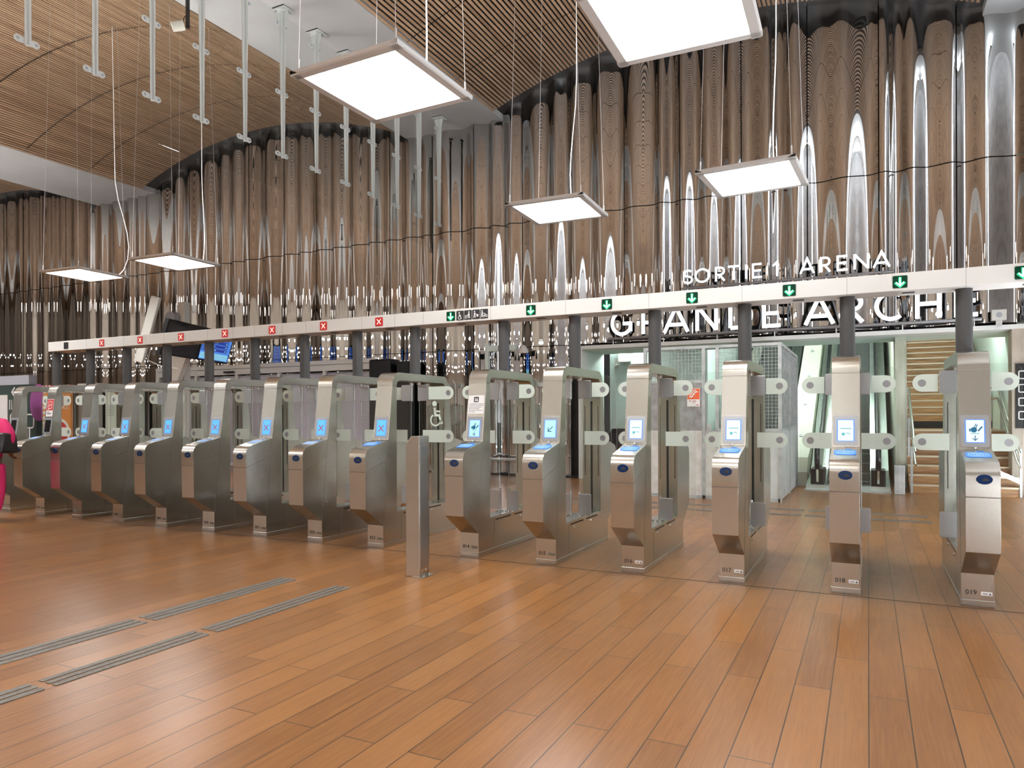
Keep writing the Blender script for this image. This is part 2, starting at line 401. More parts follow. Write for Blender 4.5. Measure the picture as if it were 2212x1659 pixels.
# ---------------------------------------------------------------- lamps
def ceil_z(x):
    for c in centers:
        if abs(x - c) < HWID: return ZB + math.sqrt(RAD * RAD - (x - c) ** 2) - (RAD - SAG)
    return ZB
PS = 1.17; PH = 4.5
def lamp_frame_mb():
    h = PS / 2; mb = MB()
    for M in [Matrix.Rotation(pi / 2 * k, 4, 'Z') for k in range(4)]:
        mb.prism([(-h, .045), (-h, .012), (-h + .012, 0), (-h + .085, 0), (-h + .085, .012), (-h + .02, .045)], 'y', -h, h, M)
    mb.box((-h + .02, -h + .02, .038), (h - .02, h - .02, .05)); return mb
def hanging_lamp(x, y, label, rz=0, cable=None, group=None):
    t = thing('hanging_light_panel', label, 'ceiling lamp', (x, y, PH), rz, group)
    h = PS / 2
    shared(t, 'lamp_frame', 'lf', lamp_frame_mb, lamp_frame)
    shared(t, 'diffuser', 'ld', lambda: MB().prism(rrect(-h + .08, -h + .08, h - .08, h - .08, .05), 'z', .008, .016), lamp_white)
    shared(t, 'added_uplight', 'lu', lambda: MB().box((-h + .12, -h + .12, .05), (h - .12, h - .12, .056)), lamp_up)  # glowing top face added to light the vaults, out of sight from below
    for sx in (-1, 1):
        for sy in (-1, 1):
            top = ceil_z(x + sx * .45) - PH
            wires = MB().cyl((sx * (h - .05), sy * (h - .05), .05), (sx * (h - .20), sy * (h - .12), top), .0028, n=6)
            wires.cyl((sx * (h - .05), sy * (h - .05), .05), (sx * (h - .053), sy * (h - .052), .16), .009, n=8)
            obj('suspension_wire', wires, wire_m, t)
    if cable:
        top = ceil_z(x + cable[0]) - PH
        pts = [(cable[0], cable[1], .05)]
        for i in range(1, 15):
            u = i / 14; pts.append((cable[0] + cable[2] * sin(pi * min(1, u * 2.2)) * (1 - u) - cable[3] * u, cable[1] + cable[2] * .3 * sin(pi * min(1, u * 2)), .05 + (top - .05) * u ** 1.4))
        obj('power_cable', MB().tube(pts, .0075), cable_w, t, 60)
        obj('driver_box', MB().box((-.3, .3, .05), (.2, .42, .085)), lamp_frame, t)
    return t
hanging_lamp(-3.945, 5.31, 'large square white light panel hanging at upper centre beside the row of fins', R_(-1.5), (.1, .5, .02, 0))
hanging_lamp(-1.31, 5.34, 'largest square light panel, cut by the top edge of the photo', R_(1.2), (.1, .3, .02, 0))
hanging_lamp(-4.054, 9.639, 'square light panel hanging in front of the mirror wall, left of the tilted one', R_(2), (.1, .55, -.12, .0))
hanging_lamp(-1.297, 9.483, 'square light panel hanging above the illuminated exit lettering at right', R_(-3), (.2, .5, -.05, .0))
hanging_lamp(-12.05, 9.484, 'right one of the two distant light panels above the departure screens', R_(3), (.1, .55, .06, .0))
hanging_lamp(-14.78, 9.424, 'leftmost distant hanging light panel, with a looping white cable', R_(4), (.35, .5, .32, .15))
for yy in (9.48, 5.3, 1.1, -7.3, -11.9):  # left and rear panels added to brighten ceiling, mirror and rear wall
    for xx in (-1.3, -4.05, -12.05, -14.78, -22.8, -25.5, -33.5, -36.3):
        if (yy > 9 and xx > -20) or (yy > 5 and xx > -10) or (xx < -30 and yy != 1.1 and yy < 9): continue
        hanging_lamp(xx, yy, 'square light panel outside the view, mirrored in the cladding, left and rear ones added for light', 0, None, 'mirrored light panels')
# spotlights on the concrete bands
def spot(x, y, label, dz=.62, group=None, yaw=0, lit=True):
    t = thing('ceiling_spotlight', label, 'spotlight', (x, y, ZB), yaw, group)
    shared(t, 'mount', 'spm', lambda: MB().box((-.10, -.05, -.03), (.10, .05, 0)).box((-.025, -.025, -.62), (.025, .025, -.03)), black)
    can = MB().cyl((-.07, -.02, -.56), (-.20, -.16, -.62), .085, n=18)
    shared(t, 'spot_can', 'spc', lambda: can, beige, 40)
    shared(t, 'spot_lens', 'spl', lambda: MB().cyl((-.2005, -.161, -.6205), (-.203, -.164, -.622), .074, n=18), spot_white if lit else beige)
    shared(t, 'cable', 'spw', lambda: MB().tube([(0, 0, -.42), (-.06, 0, -.38), (-.10, 0, -.42), (-.11, -.02, -.52)], .008), black)
    return t
spot(-10.9, 8.84, 'black armed spotlight on the concrete ceiling band, upper left', lit=False)
for px_, py_, pz_ in ((-.9, -.6, 7.6), (-6.9, -1.2, 7.7), (-14.5, -.8, 7.7), (-23, -1.0, 7.7), (-32, -.8, 7.7)):
    for k in range(1):
        x, y_, z_ = px_, py_, pz_; top = ceil_z(x)
        t = thing('pendant_lamp', 'tall glowing pendant lamp behind the viewpoint, seen only mirrored in the cladding', 'pendant lamp', (x, y_, z_), 0, 'mirrored pendant lamps')
        shared(t, 'lamp_glass', 'pg', lambda: MB().cyl((0, 0, 0), (0, 0, .25), .10, .32, 20).cyl((0, 0, .25), (0, 0, .5), .32, .30, 20), spot_white, 50)
        obj('lamp_rod', MB().cyl((0, 0, .5), (0, 0, top - z_), .012, n=8).cyl((0, 0, .5), (0, 0, .62), .1, .03, 16), black, t)

# tall lit strip and added wash strips by the right hand wall (they whiten the mirror folds on the right)
ts = thing('wall_strip_lamp', 'tall white strip lamp at the right end of the hall, mirrored in the cladding', 'wall lamp', (3.7, 11.0, 0))
obj('strip_lens', MB().box((-.06, -.12, 3.3), (-.02, .12, 9)), strip_white, ts)
obj('strip_housing', MB().box((-.03, -.16, 3.26), (0, .16, 9.04)), lamp_frame, ts)
cv = thing('added_wash_light', 'added long bluish strip light washing the concrete wall at the right end of the hall', 'wall lamp', (2.62, 4, 8.9))  # added out of view to brighten the wall that the cladding mirrors
obj('wash_lens', MB().box((-.06, -12, .0), (.06, 11.4, .04)), strip_wash, cv); obj('wash_housing', MB().box((-.08, -12, -.05), (.08, 11.4, 0)), lamp_frame, cv)
cv = thing('added_wash_light', 'added long bluish strip light at the foot of the right hand concrete wall', 'wall lamp', (2.8, 4, .1))  # second added strip, lights the same wall from below
obj('wash_lens', MB().box((-.06, -12, .0), (.06, 11.4, .04)), strip_wash, cv); obj('wash_housing', MB().box((-.08, -12, -.1), (.08, 11.4, 0)), lamp_frame, cv)
def tube_lamp(x0, y0, x1, y1, z, label, group=None):
    t = thing('tube_lamp', label, 'ceiling lamp', ((x0 + x1) / 2, (y0 + y1) / 2, z), 0, group)
    dx, dy = (x1 - x0) / 2, (y1 - y0) / 2
    obj('tube', MB().box((-abs(dx) - .05, -abs(dy) - .05, -.05), (abs(dx) + .05, abs(dy) + .05, -.01)), tube_white, t)
    obj('housing', MB().box((-abs(dx) - .06, -abs(dy) - .06, -.01), (abs(dx) + .06, abs(dy) + .06, .03)), lamp_frame, t)
tube_lamp(-5.8, 17.95, -5.5, 17.95, 3.27, 'tube lamp hidden above the pale green recess')
for xx, yy, zz in ((-2.4, 18.25, 3.95), (-.4, 18.25, 3.95), (1.6, 18.25, 3.95), (-2.4, 21.3, 6.3), (-.4, 21.3, 6.3), (1.6, 21.3, 6.3)):  # row nearest the lintel added to light the escalator fronts
    tube_lamp(xx - .5, yy, xx + .5, yy, zz, 'tube lamp above the escalators and stairs, hidden by the lintel, front row added for light', 'stairwell tube lamps')
    
# ---------------------------------------------------------------- smoke screen: row of hanging fins with glass between
FX = -9.75
def fin_plate():
    mb = MB(); prof = [(0, -.005), (-.15, -.005), (-.115, -.14), (-.09, -.26), (-.045, -2.76), (.03, -2.76), (.065, -.26), (.085, -.14), (.12, -.005)]
    mb.prism([(p[0], p[1]) for p in prof], 'y', -.007, .007)
    mb.box((-.016, -.04, -2.76), (-.004, .04, -.03)); return mb
finplates = []
for i in range(12):
    y = 5.48 + .903 * i
    t = thing('hanging_fin', 'tapered pale grey steel fin of the glass smoke screen, hanging from the concrete band', 'bracket', (FX, y, ZB), 0, 'row of hanging fins')
    shared(t, 'fin_blade', 'fb', fin_plate, fin_m)
    shared(t, 'fixing_plate', 'fp', lambda: MB().box((-.15, -.13, -.03), (.15, .13, -.008)), fin_m)
    shared(t, 'gasket', 'fg', lambda: MB().box((-.13, -.15, -.009), (.15, .11, 0)), dark)
    for s in (-1, 1):
        for q in (-1, 1): shared(t, 'bolt', 'fbolt%d%d' % (s, q), lambda: MB().cyl((s * .10, q * .09, -.055), (s * .10, q * .09, -.03), .018, n=8), wire_m)
    for zz in (-.28, -1.55, -2.70):
        for s in (-1, 1):
            c = shared(t, 'clamp', 'fc%d%d' % (int(zz * 100), s), lambda: MB().prism(arc(.115, 0, .045, -90, 90, 8) + [(0, .03), (0, -.03)], 'x', -.042, -.030, Matrix.Translation((0, 0, zz)) @ Matrix.Diagonal((1, s, 1, 1))), fin_m)
            shared(c, 'clamp_hole', 'fch%d%d' % (int(zz * 100), s), lambda: MB().cyl((-.0435, s * .115, zz), (-.026, s * .115, zz), .02, n=10), rail_grey)
fn = {0: 'nearest, cut by the top left corner', 1: 'second from the left edge of the photo', 2: 'third from the left', 3: 'fourth from the left', 4: 'fifth, its head just above the photo',
      5: 'with its bolted head plate showing near the top edge', 6: 'whose head plate shows just left of the large light panel', 7: 'crossing behind the corner of the large light panel',
      8: 'lower half showing under the large light panel', 9: 'third from the mirror wall', 10: 'second from the mirror wall', 11: 'nearest the mirror wall, whole with its head plate'}
for i, o in enumerate([o for o in bpy.data.objects if o.name.startswith('hanging_fin')]):
    o['label'] = 'tapered grey steel fin, ' + fn[i]
for i in range(11):
    y = 5.48 + .903 * i
    g = obj('smoke_screen', MB().box((FX - .056, y + .012, 5.73), (FX - .046, y + .891, 9.04)), glass_hi)
    tag(g, 'clear smoke screen pane hung between neighbouring grey fins', 'glass panel', 'smoke screen panes')

# ---------------------------------------------------------------- ticket gates
GW = .219; H2 = GW / 2; GL = 1.6
def ring_mesh(outer, inner, x0, x1):
    bm = bmesh.new()
    def loop(pts, x):
        vs = [bm.verts.new((x, p[0], p[1])) for p in pts]
        return vs, [bm.edges.new((vs[i], vs[(i + 1) % len(vs)])) for i in range(len(vs))]
    a, ea = loop(outer, x0); b, eb = loop(inner, x0)
    bmesh.ops.triangle_fill(bm, use_beauty=True, use_dissolve=False, edges=ea + eb)
    fs = list(bm.faces)
    r = bmesh.ops.extrude_face_region(bm, geom=fs)
    bmesh.ops.translate(bm, vec=(x1 - x0, 0, 0), verts=[v for v in r['geom'] if isinstance(v, bmesh.types.BMVert)])
    bmesh.ops.recalc_face_normals(bm, faces=bm.faces)
    mb = MB(); bm.verts.index_update(); mb.v = [tuple(v.co) for v in bm.verts]; mb.f = [tuple(v.index for v in f.verts) for f in bm.faces]; bm.free(); return mb
def front_profile():
    nose = arc(-.215, 1.045, .11, 180, 107, 7)
    p = [(0.0, .055), (0.0, .26), (-.315, .476), (-.322, .90)] + [(x - .0, z) for x, z in nose] + [(.100, 1.232), (.185, 1.865)]
    p += arc(.315, 1.89, .13, 172, 90, 8)
    return p
FP = front_profile()
MIR = lambda pts: [(GL - y, z) for y, z in pts]
OUTER = FP + list(reversed(MIR(FP)))
inn = [(.262, .385), (.266, 1.86)] + arc(.335, 1.86, .07, 180, 90, 6)
INNER = inn + list(reversed(MIR(inn)))
def col_y(z): return .100 + (z - 1.232) * (.085 / .633)       # sloped column front
CM = lambda z: Matrix.Translation((0, col_y(z), z)) @ Matrix.Rotation(-math.atan(.085 / .633), 4, 'X')
RD = math.atan2(1.232 - 1.150, .100 + .247)
RM = Matrix.Translation((0, -.055, 1.1958)) @ Matrix.Rotation(RD, 4, 'X')      # reader face frame (x, along slope, up)
def wing_mb(s, L):
    return MB().prism([(s * x, z) for x, z in rrect(.06, .43, L, 1.945, .07, 5)], 'y', -.005, .005)
def stick_mb(s, L, z0, z1, x0):
    r = (z1 - z0) / 2; c = L - r - .02
    return MB().prism([(s * x, z) for x, z in [(x0, z0), (c, z0)] + arc(c, z0 + r, r, -90, 90, 10)[1:-1] + [(c, z1), (x0, z1)]], 'y', -.0075, -.0055)
def gate(num, x, label, screen, left=.42, right=.42, poster=None):
    t = thing('ticket_gate', label, 'ticket gate', (x, 6.596, 0), 0, 'ticket gates in the row')
    D = lambda nm, key, b, m, sm=None, bv=0, par=None: shared(par or t, nm, key, b, m, sm, bv)
    D('housing', 'g_body', lambda: ring_mesh(OUTER, INNER, -H2, H2), steel, 28, .006)
    D('base_plinth', 'g_pl', lambda: MB().box((-H2 - .004, -.006, 0), (H2 + .004, GL + .006, .055)), steel_top, None, .004)
    def seams():
        mb = MB(); w = .004
        mb.box((-H2 - .0012, -.3235, .885), (H2 + .0012, -.31, .885 + w * 1.6))
        for s in (-1, 1):
            xa = s * (H2 + .0012); xb = s * (H2 - .003)
            for (a, b) in (((-.321, .888), (.092, 1.018)), ((.0985, 1.23), (.004, .262)), ((.184, 1.862), (.262, 1.862)), ((.35, .0555), (.35, .36))):
                a, b = Vector(a), Vector(b); d = (b - a).normalized() * w; n = Vector((-d.y, d.x)) * .5
                mb.prism([tuple(a + n), tuple(b + n), tuple(b - n), tuple(a - n)], 'x', min(xa, xb), max(xa, xb))
        return mb
    D('panel_seam', 'g_seam', seams, mat('seam shadow gap', (.10, .085, .07), .6) if 'g_seam' not in _cache else None)
    D('cap_groove', 'g_cap', lambda: MB().box((-H2 - .001, .1835, 1.862), (H2 + .001, .19, 1.869)).prism(rrect(-H2 + .014, 1.896, H2 - .014, 1.91, .006, 3), 'y', .1865, .1965), steel_top)
    D('cabinet_slot', 'g_slot', lambda: MB().box((H2 - .002, .40, .352), (H2 + .0015, .76, .366)).box((H2 - .002, .86, .352), (H2 + .0015, 1.22, .366)).box((-H2 - .0015, .40, .352), (-H2 + .002, .76, .366)).box((-H2 - .0015, .86, .352), (-H2 + .002, 1.22, .366)), dark)
    for s in (-1, 1):
        for yy in (.50, 1.02):
            D('lock_button', 'g_lk%d%d' % (s, int(yy * 100)), lambda: MB().cyl((s * (H2 - .002), yy, .318), (s * (H2 + .006), yy, .318), .012, n=12), steel_top)
    D('sill_plate', 'g_sill', lambda: MB().box((-H2 + .012, .268, .3855), (H2 - .012, GL - .268, .392)), steel_top)
    D('inner_slit', 'g_slit', lambda: MB().box((-.012, 1.3345, .40), (.012, 1.3375, 1.85)).box((-.085, 1.3345, .80), (-.078, 1.3375, 1.62)).box((.078, 1.3345, .80), (.085, 1.3375, 1.62)), dark)
    # reader head
    D('screen_bezel', 'g_bez', lambda: MB().prism(rrect(-.096, .005, .096, .262, .018), 'y', -.0035, .004, CM(1.240)), steel_dull, None, .001)
    sm = {'cross': scr_blue, 'hand': scr_cyan, 'diag': scr_cyan, 'pale': scr_white, 'white': scr_white, 'off': scr_dark}[screen]
    D('screen_rim', 'g_rim', lambda: MB().prism(rrect(-.068, .038, .068, .226, .006), 'y', -.0050, .0, CM(1.240)), scr_edge if screen != 'off' else black) if screen != 'off' else shared(t, 'screen_rim', 'g_rim_off', lambda: MB().prism(rrect(-.068, .038, .068, .226, .006), 'y', -.0050, .0, CM(1.240)), black)
    sc = shared(t, 'screen', 'g_scr_' + sm.name, lambda: MB().prism([(-.060, .044), (.060, .044), (.060, .220), (-.060, .220)], 'y', -.0065, -.004, CM(1.240)), sm)
    SM = CM(1.240) @ Matrix.Translation((0, -.0066, 0))
    if screen == 'cross':
        D('cross_symbol', 'g_x', lambda: MB().ribbon([(-.036, .090), (.036, .162)], .011, .001, SM).ribbon([(-.036, .162), (.036, .090)], .011, .001, SM), cross_m, None, 0, sc)
    hand = lambda: MB().box((-.040, -.001, .128), (-.030, 0, .152), SM).prism(arc(-.008, .142, .022, 20, 340, 12), 'y', -.001, 0, SM).ribbon([(-.004, .16), (.006, .190)], .006, .001, SM).ribbon([(.006, .155), (.016, .186)], .006, .001, SM).ribbon([(.02, .132), (.048, .168)], .011, .001, SM)
    if screen in ('hand', 'white'):
        D('hand_symbol', 'g_hand', hand, ink_blue, None, 0, sc)
        D('arrow_symbol', 'g_arr', lambda: MB().ribbon([(0, .098), (0, .058)], .006, .001, SM).ribbon([(-.018, .075), (0, .057), (.018, .075)], .006, .001, SM), ink_blue, None, 0, sc)
        D('caption', 'g_cap2', lambda: MB().ribbon([(-.03, .113), (.03, .113)], .006, .001, SM), ink_pale, None, 0, sc)
    if screen == 'diag':
        D('arrow_symbol', 'g_dia', lambda: MB().ribbon([(.028, .155), (-.022, .105)], .008, .001, SM).ribbon([(-.022, .145), (-.022, .105), (.018, .105)], .008, .001, SM), ink_blue, None, 0, sc)
    if screen == 'pale':
        D('hand_symbol', 'g_pal', lambda: MB().prism(arc(-.018, .100, .014, 0, 330, 10), 'y', -.001, 0, SM).ribbon([(.0, .108), (.022, .108), (.034, .098)], .006, .001, SM), ink_pale, None, 0, sc)
        D('caption', 'g_pc', lambda: MB().ribbon([(-.04, .148), (.044, .148)], .007, .001, SM), ink_pale, None, 0, sc)
    D('indicator_lamp', 'g_ind', lambda: MB().cyl((0, .088, 1.238), (0, .074, 1.239), .008, n=10), white_ink)
    far = num <= 12
    pad = shared(t, 'card_reader', 'g_pad%d' % far, lambda: MB().prism(rrect(-.084, -.092, .084, .040, .026), 'z', .0, .004, RM), read_grey if far else read_blue, None, .001)
    def rings():
        mb = MB(); Q = RM @ Matrix.Translation((0, -.025, .0042)) @ Matrix.Rotation(-pi / 2, 4, 'X')
        for w_, h_ in ((.066, .050), (.049, .037), (.032, .024), (.014, .010)): mb.ribbon(rrect(-w_, -h_, w_, h_, h_ * .75, 4), .0065, .001, Q, True)
        return mb
    shared(pad, 'reader_rings', 'g_ring', rings, read_ring)
    D('ticket_slot', 'g_tk', lambda: MB().prism(rrect(-.004, .068, .048, .082, .006, 4), 'z', 0, .003, RM), read_blue if True else None)
    sw = D('scan_window', 'g_sw', lambda: MB().prism([(.052 * cos(2 * pi * i / 28), .037 * sin(2 * pi * i / 28)) for i in range(28)], 'y', -.010, .012, Matrix.Translation((.008, -.3205, 1.022)) @ Matrix.Rotation(R_(-6), 4, 'X')), scan_blue, 40, .003)
    D('scan_lens', 'g_sl', lambda: MB().prism(arc(.008, -.012, .022, 0, 180, 10) , 'y', -.0115, -.009, Matrix.Translation((.008, -.3205, 1.022)) @ Matrix.Rotation(R_(-6), 4, 'X')), dark, None, 0, sw)
    text('number_label', '%03d' % num, .052, ink if num > 7 else ink_grey, t, (-.042, -.0008, .112), bold=.0006)
    mp_ = D('maker_plate', 'g_mk', lambda: MB().prism(rrect(.022, .095, .098, .125, .004, 3), 'y', -.002, 0), white_ink if num >= 16 else ink_grey) if num >= 16 else shared(t, 'maker_plate', 'g_mkd', lambda: MB().prism(rrect(.022, .095, .098, .125, .004, 3), 'y', -.002, 0), mat('dull plate', (.22, .2, .15), .4, .5) if 'g_mkd' not in _cache else None)
    shared(mp_, 'plate_mark', 'g_mkm', lambda: MB().ribbon([(.034, .108), (.066, .108)], .005, .0006, Matrix.Translation((0, -.0021, 0))).prism([(.074, .101), (.092, .101), (.083, .118)], 'y', -.0028, -.0021), ink)
    # wings: shafts, plates, glass with frosted stickers
    for s, L in ((-1, left), (1, right)):
        nm = 'L' if s < 0 else 'R'; key = '%s%.2f' % (nm, L)
        up = D('hinge_shaft', 'w_su' + nm, lambda: MB().cyl((s * .055, .81, 1.69), (s * .055, .81, 1.925), .017, n=14).cyl((s * .055, .81, 1.89), (s * .055, .81, 1.915), .026, n=14), steel_top, 40)
        lo = D('hinge_post', 'w_sl' + nm, lambda: MB().cyl((s * .055, .81, .392), (s * .055, .81, .66), .017, n=14).cyl((s * .055, .81, .392), (s * .055, .81, .405), .040, n=16), steel_top, 40)
        D('hinge_plate', 'w_pu' + nm, lambda: MB().prism([(s * a, b) for a, b in rrect(.052, 1.695, .192, 1.895, .015, 4)], 'y', .785, .800), steel_dull, None, .002)
        D('hinge_plate', 'w_pl' + nm, lambda: MB().prism([(s * a, b) for a, b in rrect(.052, .41, .192, .64, .015, 4)], 'y', .785, .800), steel_dull, None, .002)
        wg = shared(t, 'glass_wing', 'w_g' + key, lambda: wing_mb(s, L), glass, None, 0, (0, .81, 0))
        if len(wg.data.materials) < 2:
            wg.data.materials.append(glass_rim)
            for p in wg.data.polygons:
                if abs(p.normal.y) < .5: p.material_index = 1
        shared(wg, 'sticker', 'w_s1' + key, lambda: stick_mb(s, L, 1.71, 1.868, .20), sticker_m)
        shared(wg, 'sticker', 'w_s2' + key, lambda: stick_mb(s, L, 1.185, 1.335, .115), sticker_m)
        for z_ in (1.789, 1.26):
            shared(wg, 'sticker_dot', 'w_d%d' % (z_ * 100) + key, lambda: MB().cyl((s * (L - .095), -.0085, z_), (s * (L - .095), -.0076, z_), .033, n=16), rail_grey)
    return t
GX = [.761, -.171, -1.098, -2.013, -2.916, -3.807, -5.048, -5.948, -6.847, -7.766, -8.691, -9.610, -10.546, -11.468, -12.384]
GLAB = {19: 'nearest ticket gate at far right, printed 019, white screen with a blue hand symbol', 18: 'ticket gate printed 018, seen end-on in front of the escalator, pale white screen',
        17: 'ticket gate printed 017, in front of the mesh cage, pale white screen', 16: 'ticket gate printed 016, left of the mesh cage, pale white screen',
        15: 'ticket gate printed 015, its screen showing a diagonal arrow', 14: 'ticket gate printed 014, with a white paper notice on its column',
        13: 'ticket gate printed 013 with a wheelchair sign on its wing, behind the steel bollard', 12: 'ticket gate printed 012, blue cross screen, next left of the wheelchair gate',
        11: 'ticket gate printed 011, second left of the wheelchair gate, blue cross screen', 10: 'ticket gate printed 010, third left of the wheelchair gate, blue cross screen',
        9: 'ticket gate with blue cross screen, fourth left of the wheelchair gate', 8: 'ticket gate with blue cross screen, second from the dead-screen gate',
        7: 'ticket gate with blue cross screen, directly right of the dead-screen gate', 6: 'ticket gate with dead dark screen and a red notice on its column',
        5: 'leftmost ticket gate, partly hidden behind the person in pink'}
GSCR = {19: 'white', 18: 'pale', 17: 'pale', 16: 'pale', 15: 'diag', 14: 'hand', 6: 'off', 5: 'off'}
gates = {}
for i, gx in enumerate(GX):
    n = 19 - i
    gates[n] = gate(n, gx, GLAB[n], GSCR.get(n, 'cross'), .58 if n == 14 else .42, .58 if n == 13 else .42)
# wheelchair sign on the wide wing of gate 013
def wheelchair(mb, M, w=.028):
    mb.prism([(.045 * cos(a * pi / 8) - .02, .36 + .045 * sin(a * pi / 8)) for a in range(16)], 'y', -.001, 0, M)
    mb.ribbon([(-.02, .29), (-.005, .16), (.075, .16), (.11, .03), (.145, .035)], w * 1.35, .001, M)
    mb.ribbon([(-.02, .235), (.095, .225)], w, .001, M)
    mb.ribbon(arc(.0, .08, .095, 120, 360, 16), w, .001, M); return mb
wg13 = [o for o in gates[13].children if o.name.startswith('glass_wing')][1]
obj('wheelchair_sign', wheelchair(MB(), Matrix.Translation((.30, -.006, 1.40)) @ Matrix.Scale(.72, 4)), green_mark, wg13)
# notice on 014 and red notice on 006
def notice14():
    M = CM(1.53); o = obj('paper_notice', MB().box((-.098, -.003, 0), (.098, -.0005, .20), M), paper)
    o.location = (GX[5], 6.596, 0); tag(o, 'white paper notice with a black pictogram on the column of gate 014', 'notice')
    obj('pictogram', MB().prism(rrect(-.03, .125, .03, .185, .008, 3), 'y', -.0042, -.003, M), ink, o)
    obj('figure', MB().ribbon([(-.012, .135), (-.010, .170)], .010, .0006, M @ Matrix.Translation((0, -.0043, 0))).ribbon([(.004, .135), (.010, .165), (.018, .135)], .009, .0006, M @ Matrix.Translation((0, -.0043, 0))), white_ink, o)
    ln = MB()
    for k, w_ in enumerate((.088, .075, .078, .060, .082, .030)):
        x_ = -.085
        while x_ < -.085 + w_ * 2:
            q = rnd.uniform(.008, .026); ln.box((x_, -.0042, .103 - k * .0175), (x_ + q, -.003, .110 - k * .0175), M); x_ += q + .005
    obj('print_lines', ln, ink_grey, o)
notice14()
M6 = CM(1.53)
o = obj('paper_notice', MB().box((-.085, -.003, -.01), (.085, -.0005, .265), M6), paper); o.location = (GX[13], 6.596, 0)
tag(o, 'red and white out of order notice on the column of the dead-screen gate', 'notice')
obj('red_field', MB().box((-.078, -.0042, .085), (.078, -.003, .258), M6), redp, o)
obj('pictogram', MB().ribbon(rrect(-.042, .115, .042, .225, .02, 4), .008, .0006, M6 @ Matrix.Translation((0, -.0043, 0)), True).ribbon([(-.022, .15), (.02, .19)], .012, .0006, M6 @ Matrix.Translation((0, -.0043, 0))).ribbon([(-.03, .115), (-.035, .098), (-.01, .115)], .008, .0006, M6 @ Matrix.Translation((0, -.0043, 0))), white_ink, o)
obj('print_lines', MB().box((-.06, -.0042, .025), (.04, -.003, .045), M6).box((-.06, -.0042, .055), (-.01, -.003, .066), M6), ink_grey, o)

# ---------------------------------------------------------------- gantry: posts and long white beam with lane signals
for i, gx in enumerate(GX):
    n = 19 - i
    p_ = obj('support_post', MB().cyl((0, 0, 2.019), (0, 0, 2.618), .066, n=28).cyl((0, 0, 2.019), (0, 0, 2.026), .082, n=28), grey_post, None, 40, 0, (gx, 7.405, 0))
    tag(p_, {5: 'dark grey round post on the leftmost ticket gate, under the beam end', 6: 'dark grey round post on the dead-screen gate'}.get(n, 'dark grey round post standing on the gate printed %03d' % n), 'post', 'gantry posts')
BZ0, BZ1, BY0, BY1 = 2.612, 2.772, 7.245, 7.565
bt = thing('gantry_beam', 'long white beam with lane signals above the whole row of gates', 'beam', (0, BY0, BZ0))
h = BZ1 - BZ0
obj('beam_casing', MB().box((-12.36, 0, 0), (3.2, BY1 - BY0, h)), white_paint, bt, None, .006)
sm_ = MB(); sx = 2.62
while sx > -12.2:
    for q in ((sx,) if int(sx * 10) % 2 else (sx, sx - .42)):
        sm_.box((q - .0015, -.0008, 0), (q + .0015, .004, h)).box((q - .0015, 0, -.0008), (q + .0015, .3, .004))
    sx -= .93
obj('beam_joint', sm_, ink_grey, bt)
SIG = [(-11.862, 'off'), (-10.936, 'x'), (-10.009, 'x'), (-9.096, 'x'), (-8.185, 'x'), (-7.281, 'x'), (-6.376, 'x'), (-5.479, 'x'), (-4.428, 'v'), (-3.379, 'v'), (-2.486, 'v'), (-1.585, 'v'), (-.666, 'v'), (.259, 'v'), (1.164, 'v')]
for sxx, kind in SIG:
    zc = .079
    b_ = shared(bt, 'signal_box', 'sb' + kind, lambda: MB().prism(rrect(-.058, -.055, .058, .055, .010, 4), 'y', -.006, .003), {'off': black, 'x': led_red, 'v': led_glow}[kind], None, 0, (sxx, 0, zc))
    if kind == 'x':
        shared(b_, 'signal_cross', 'sx', lambda: MB().ribbon([(-.030, -.032), (.030, .032)], .009, .001, Matrix.Translation((0, -.0062, 0))).ribbon([(-.030, .032), (.030, -.032)], .009, .001, Matrix.Translation((0, -.0062, 0))), led_cross)
    if kind == 'v':
        shared(b_, 'signal_arrow', 'sv', lambda: MB().ribbon([(0, .042), (0, -.028)], .024, .001, Matrix.Translation((0, -.0062, 0))).ribbon([(-.038, -.004), (0, -.040), (.038, -.004)], .024, .001, Matrix.Translation((0, -.0062, 0))), led_green)
        shared(b_, 'arrow_core', 'svc', lambda: MB().ribbon([(0, .036), (0, -.026)], .011, .001, Matrix.Translation((0, -.0072, 0))).ribbon([(-.031, -.004), (0, -.034), (.031, -.004)], .010, .001, Matrix.Translation((0, -.0072, 0))), led_core)
    shared(bt, 'floor_sensor', 'fs', lambda: MB().box((-.05, .10, -.006), (.05, .16, .002)), grey_post, None, 0, (sxx + .07, 0, 0))
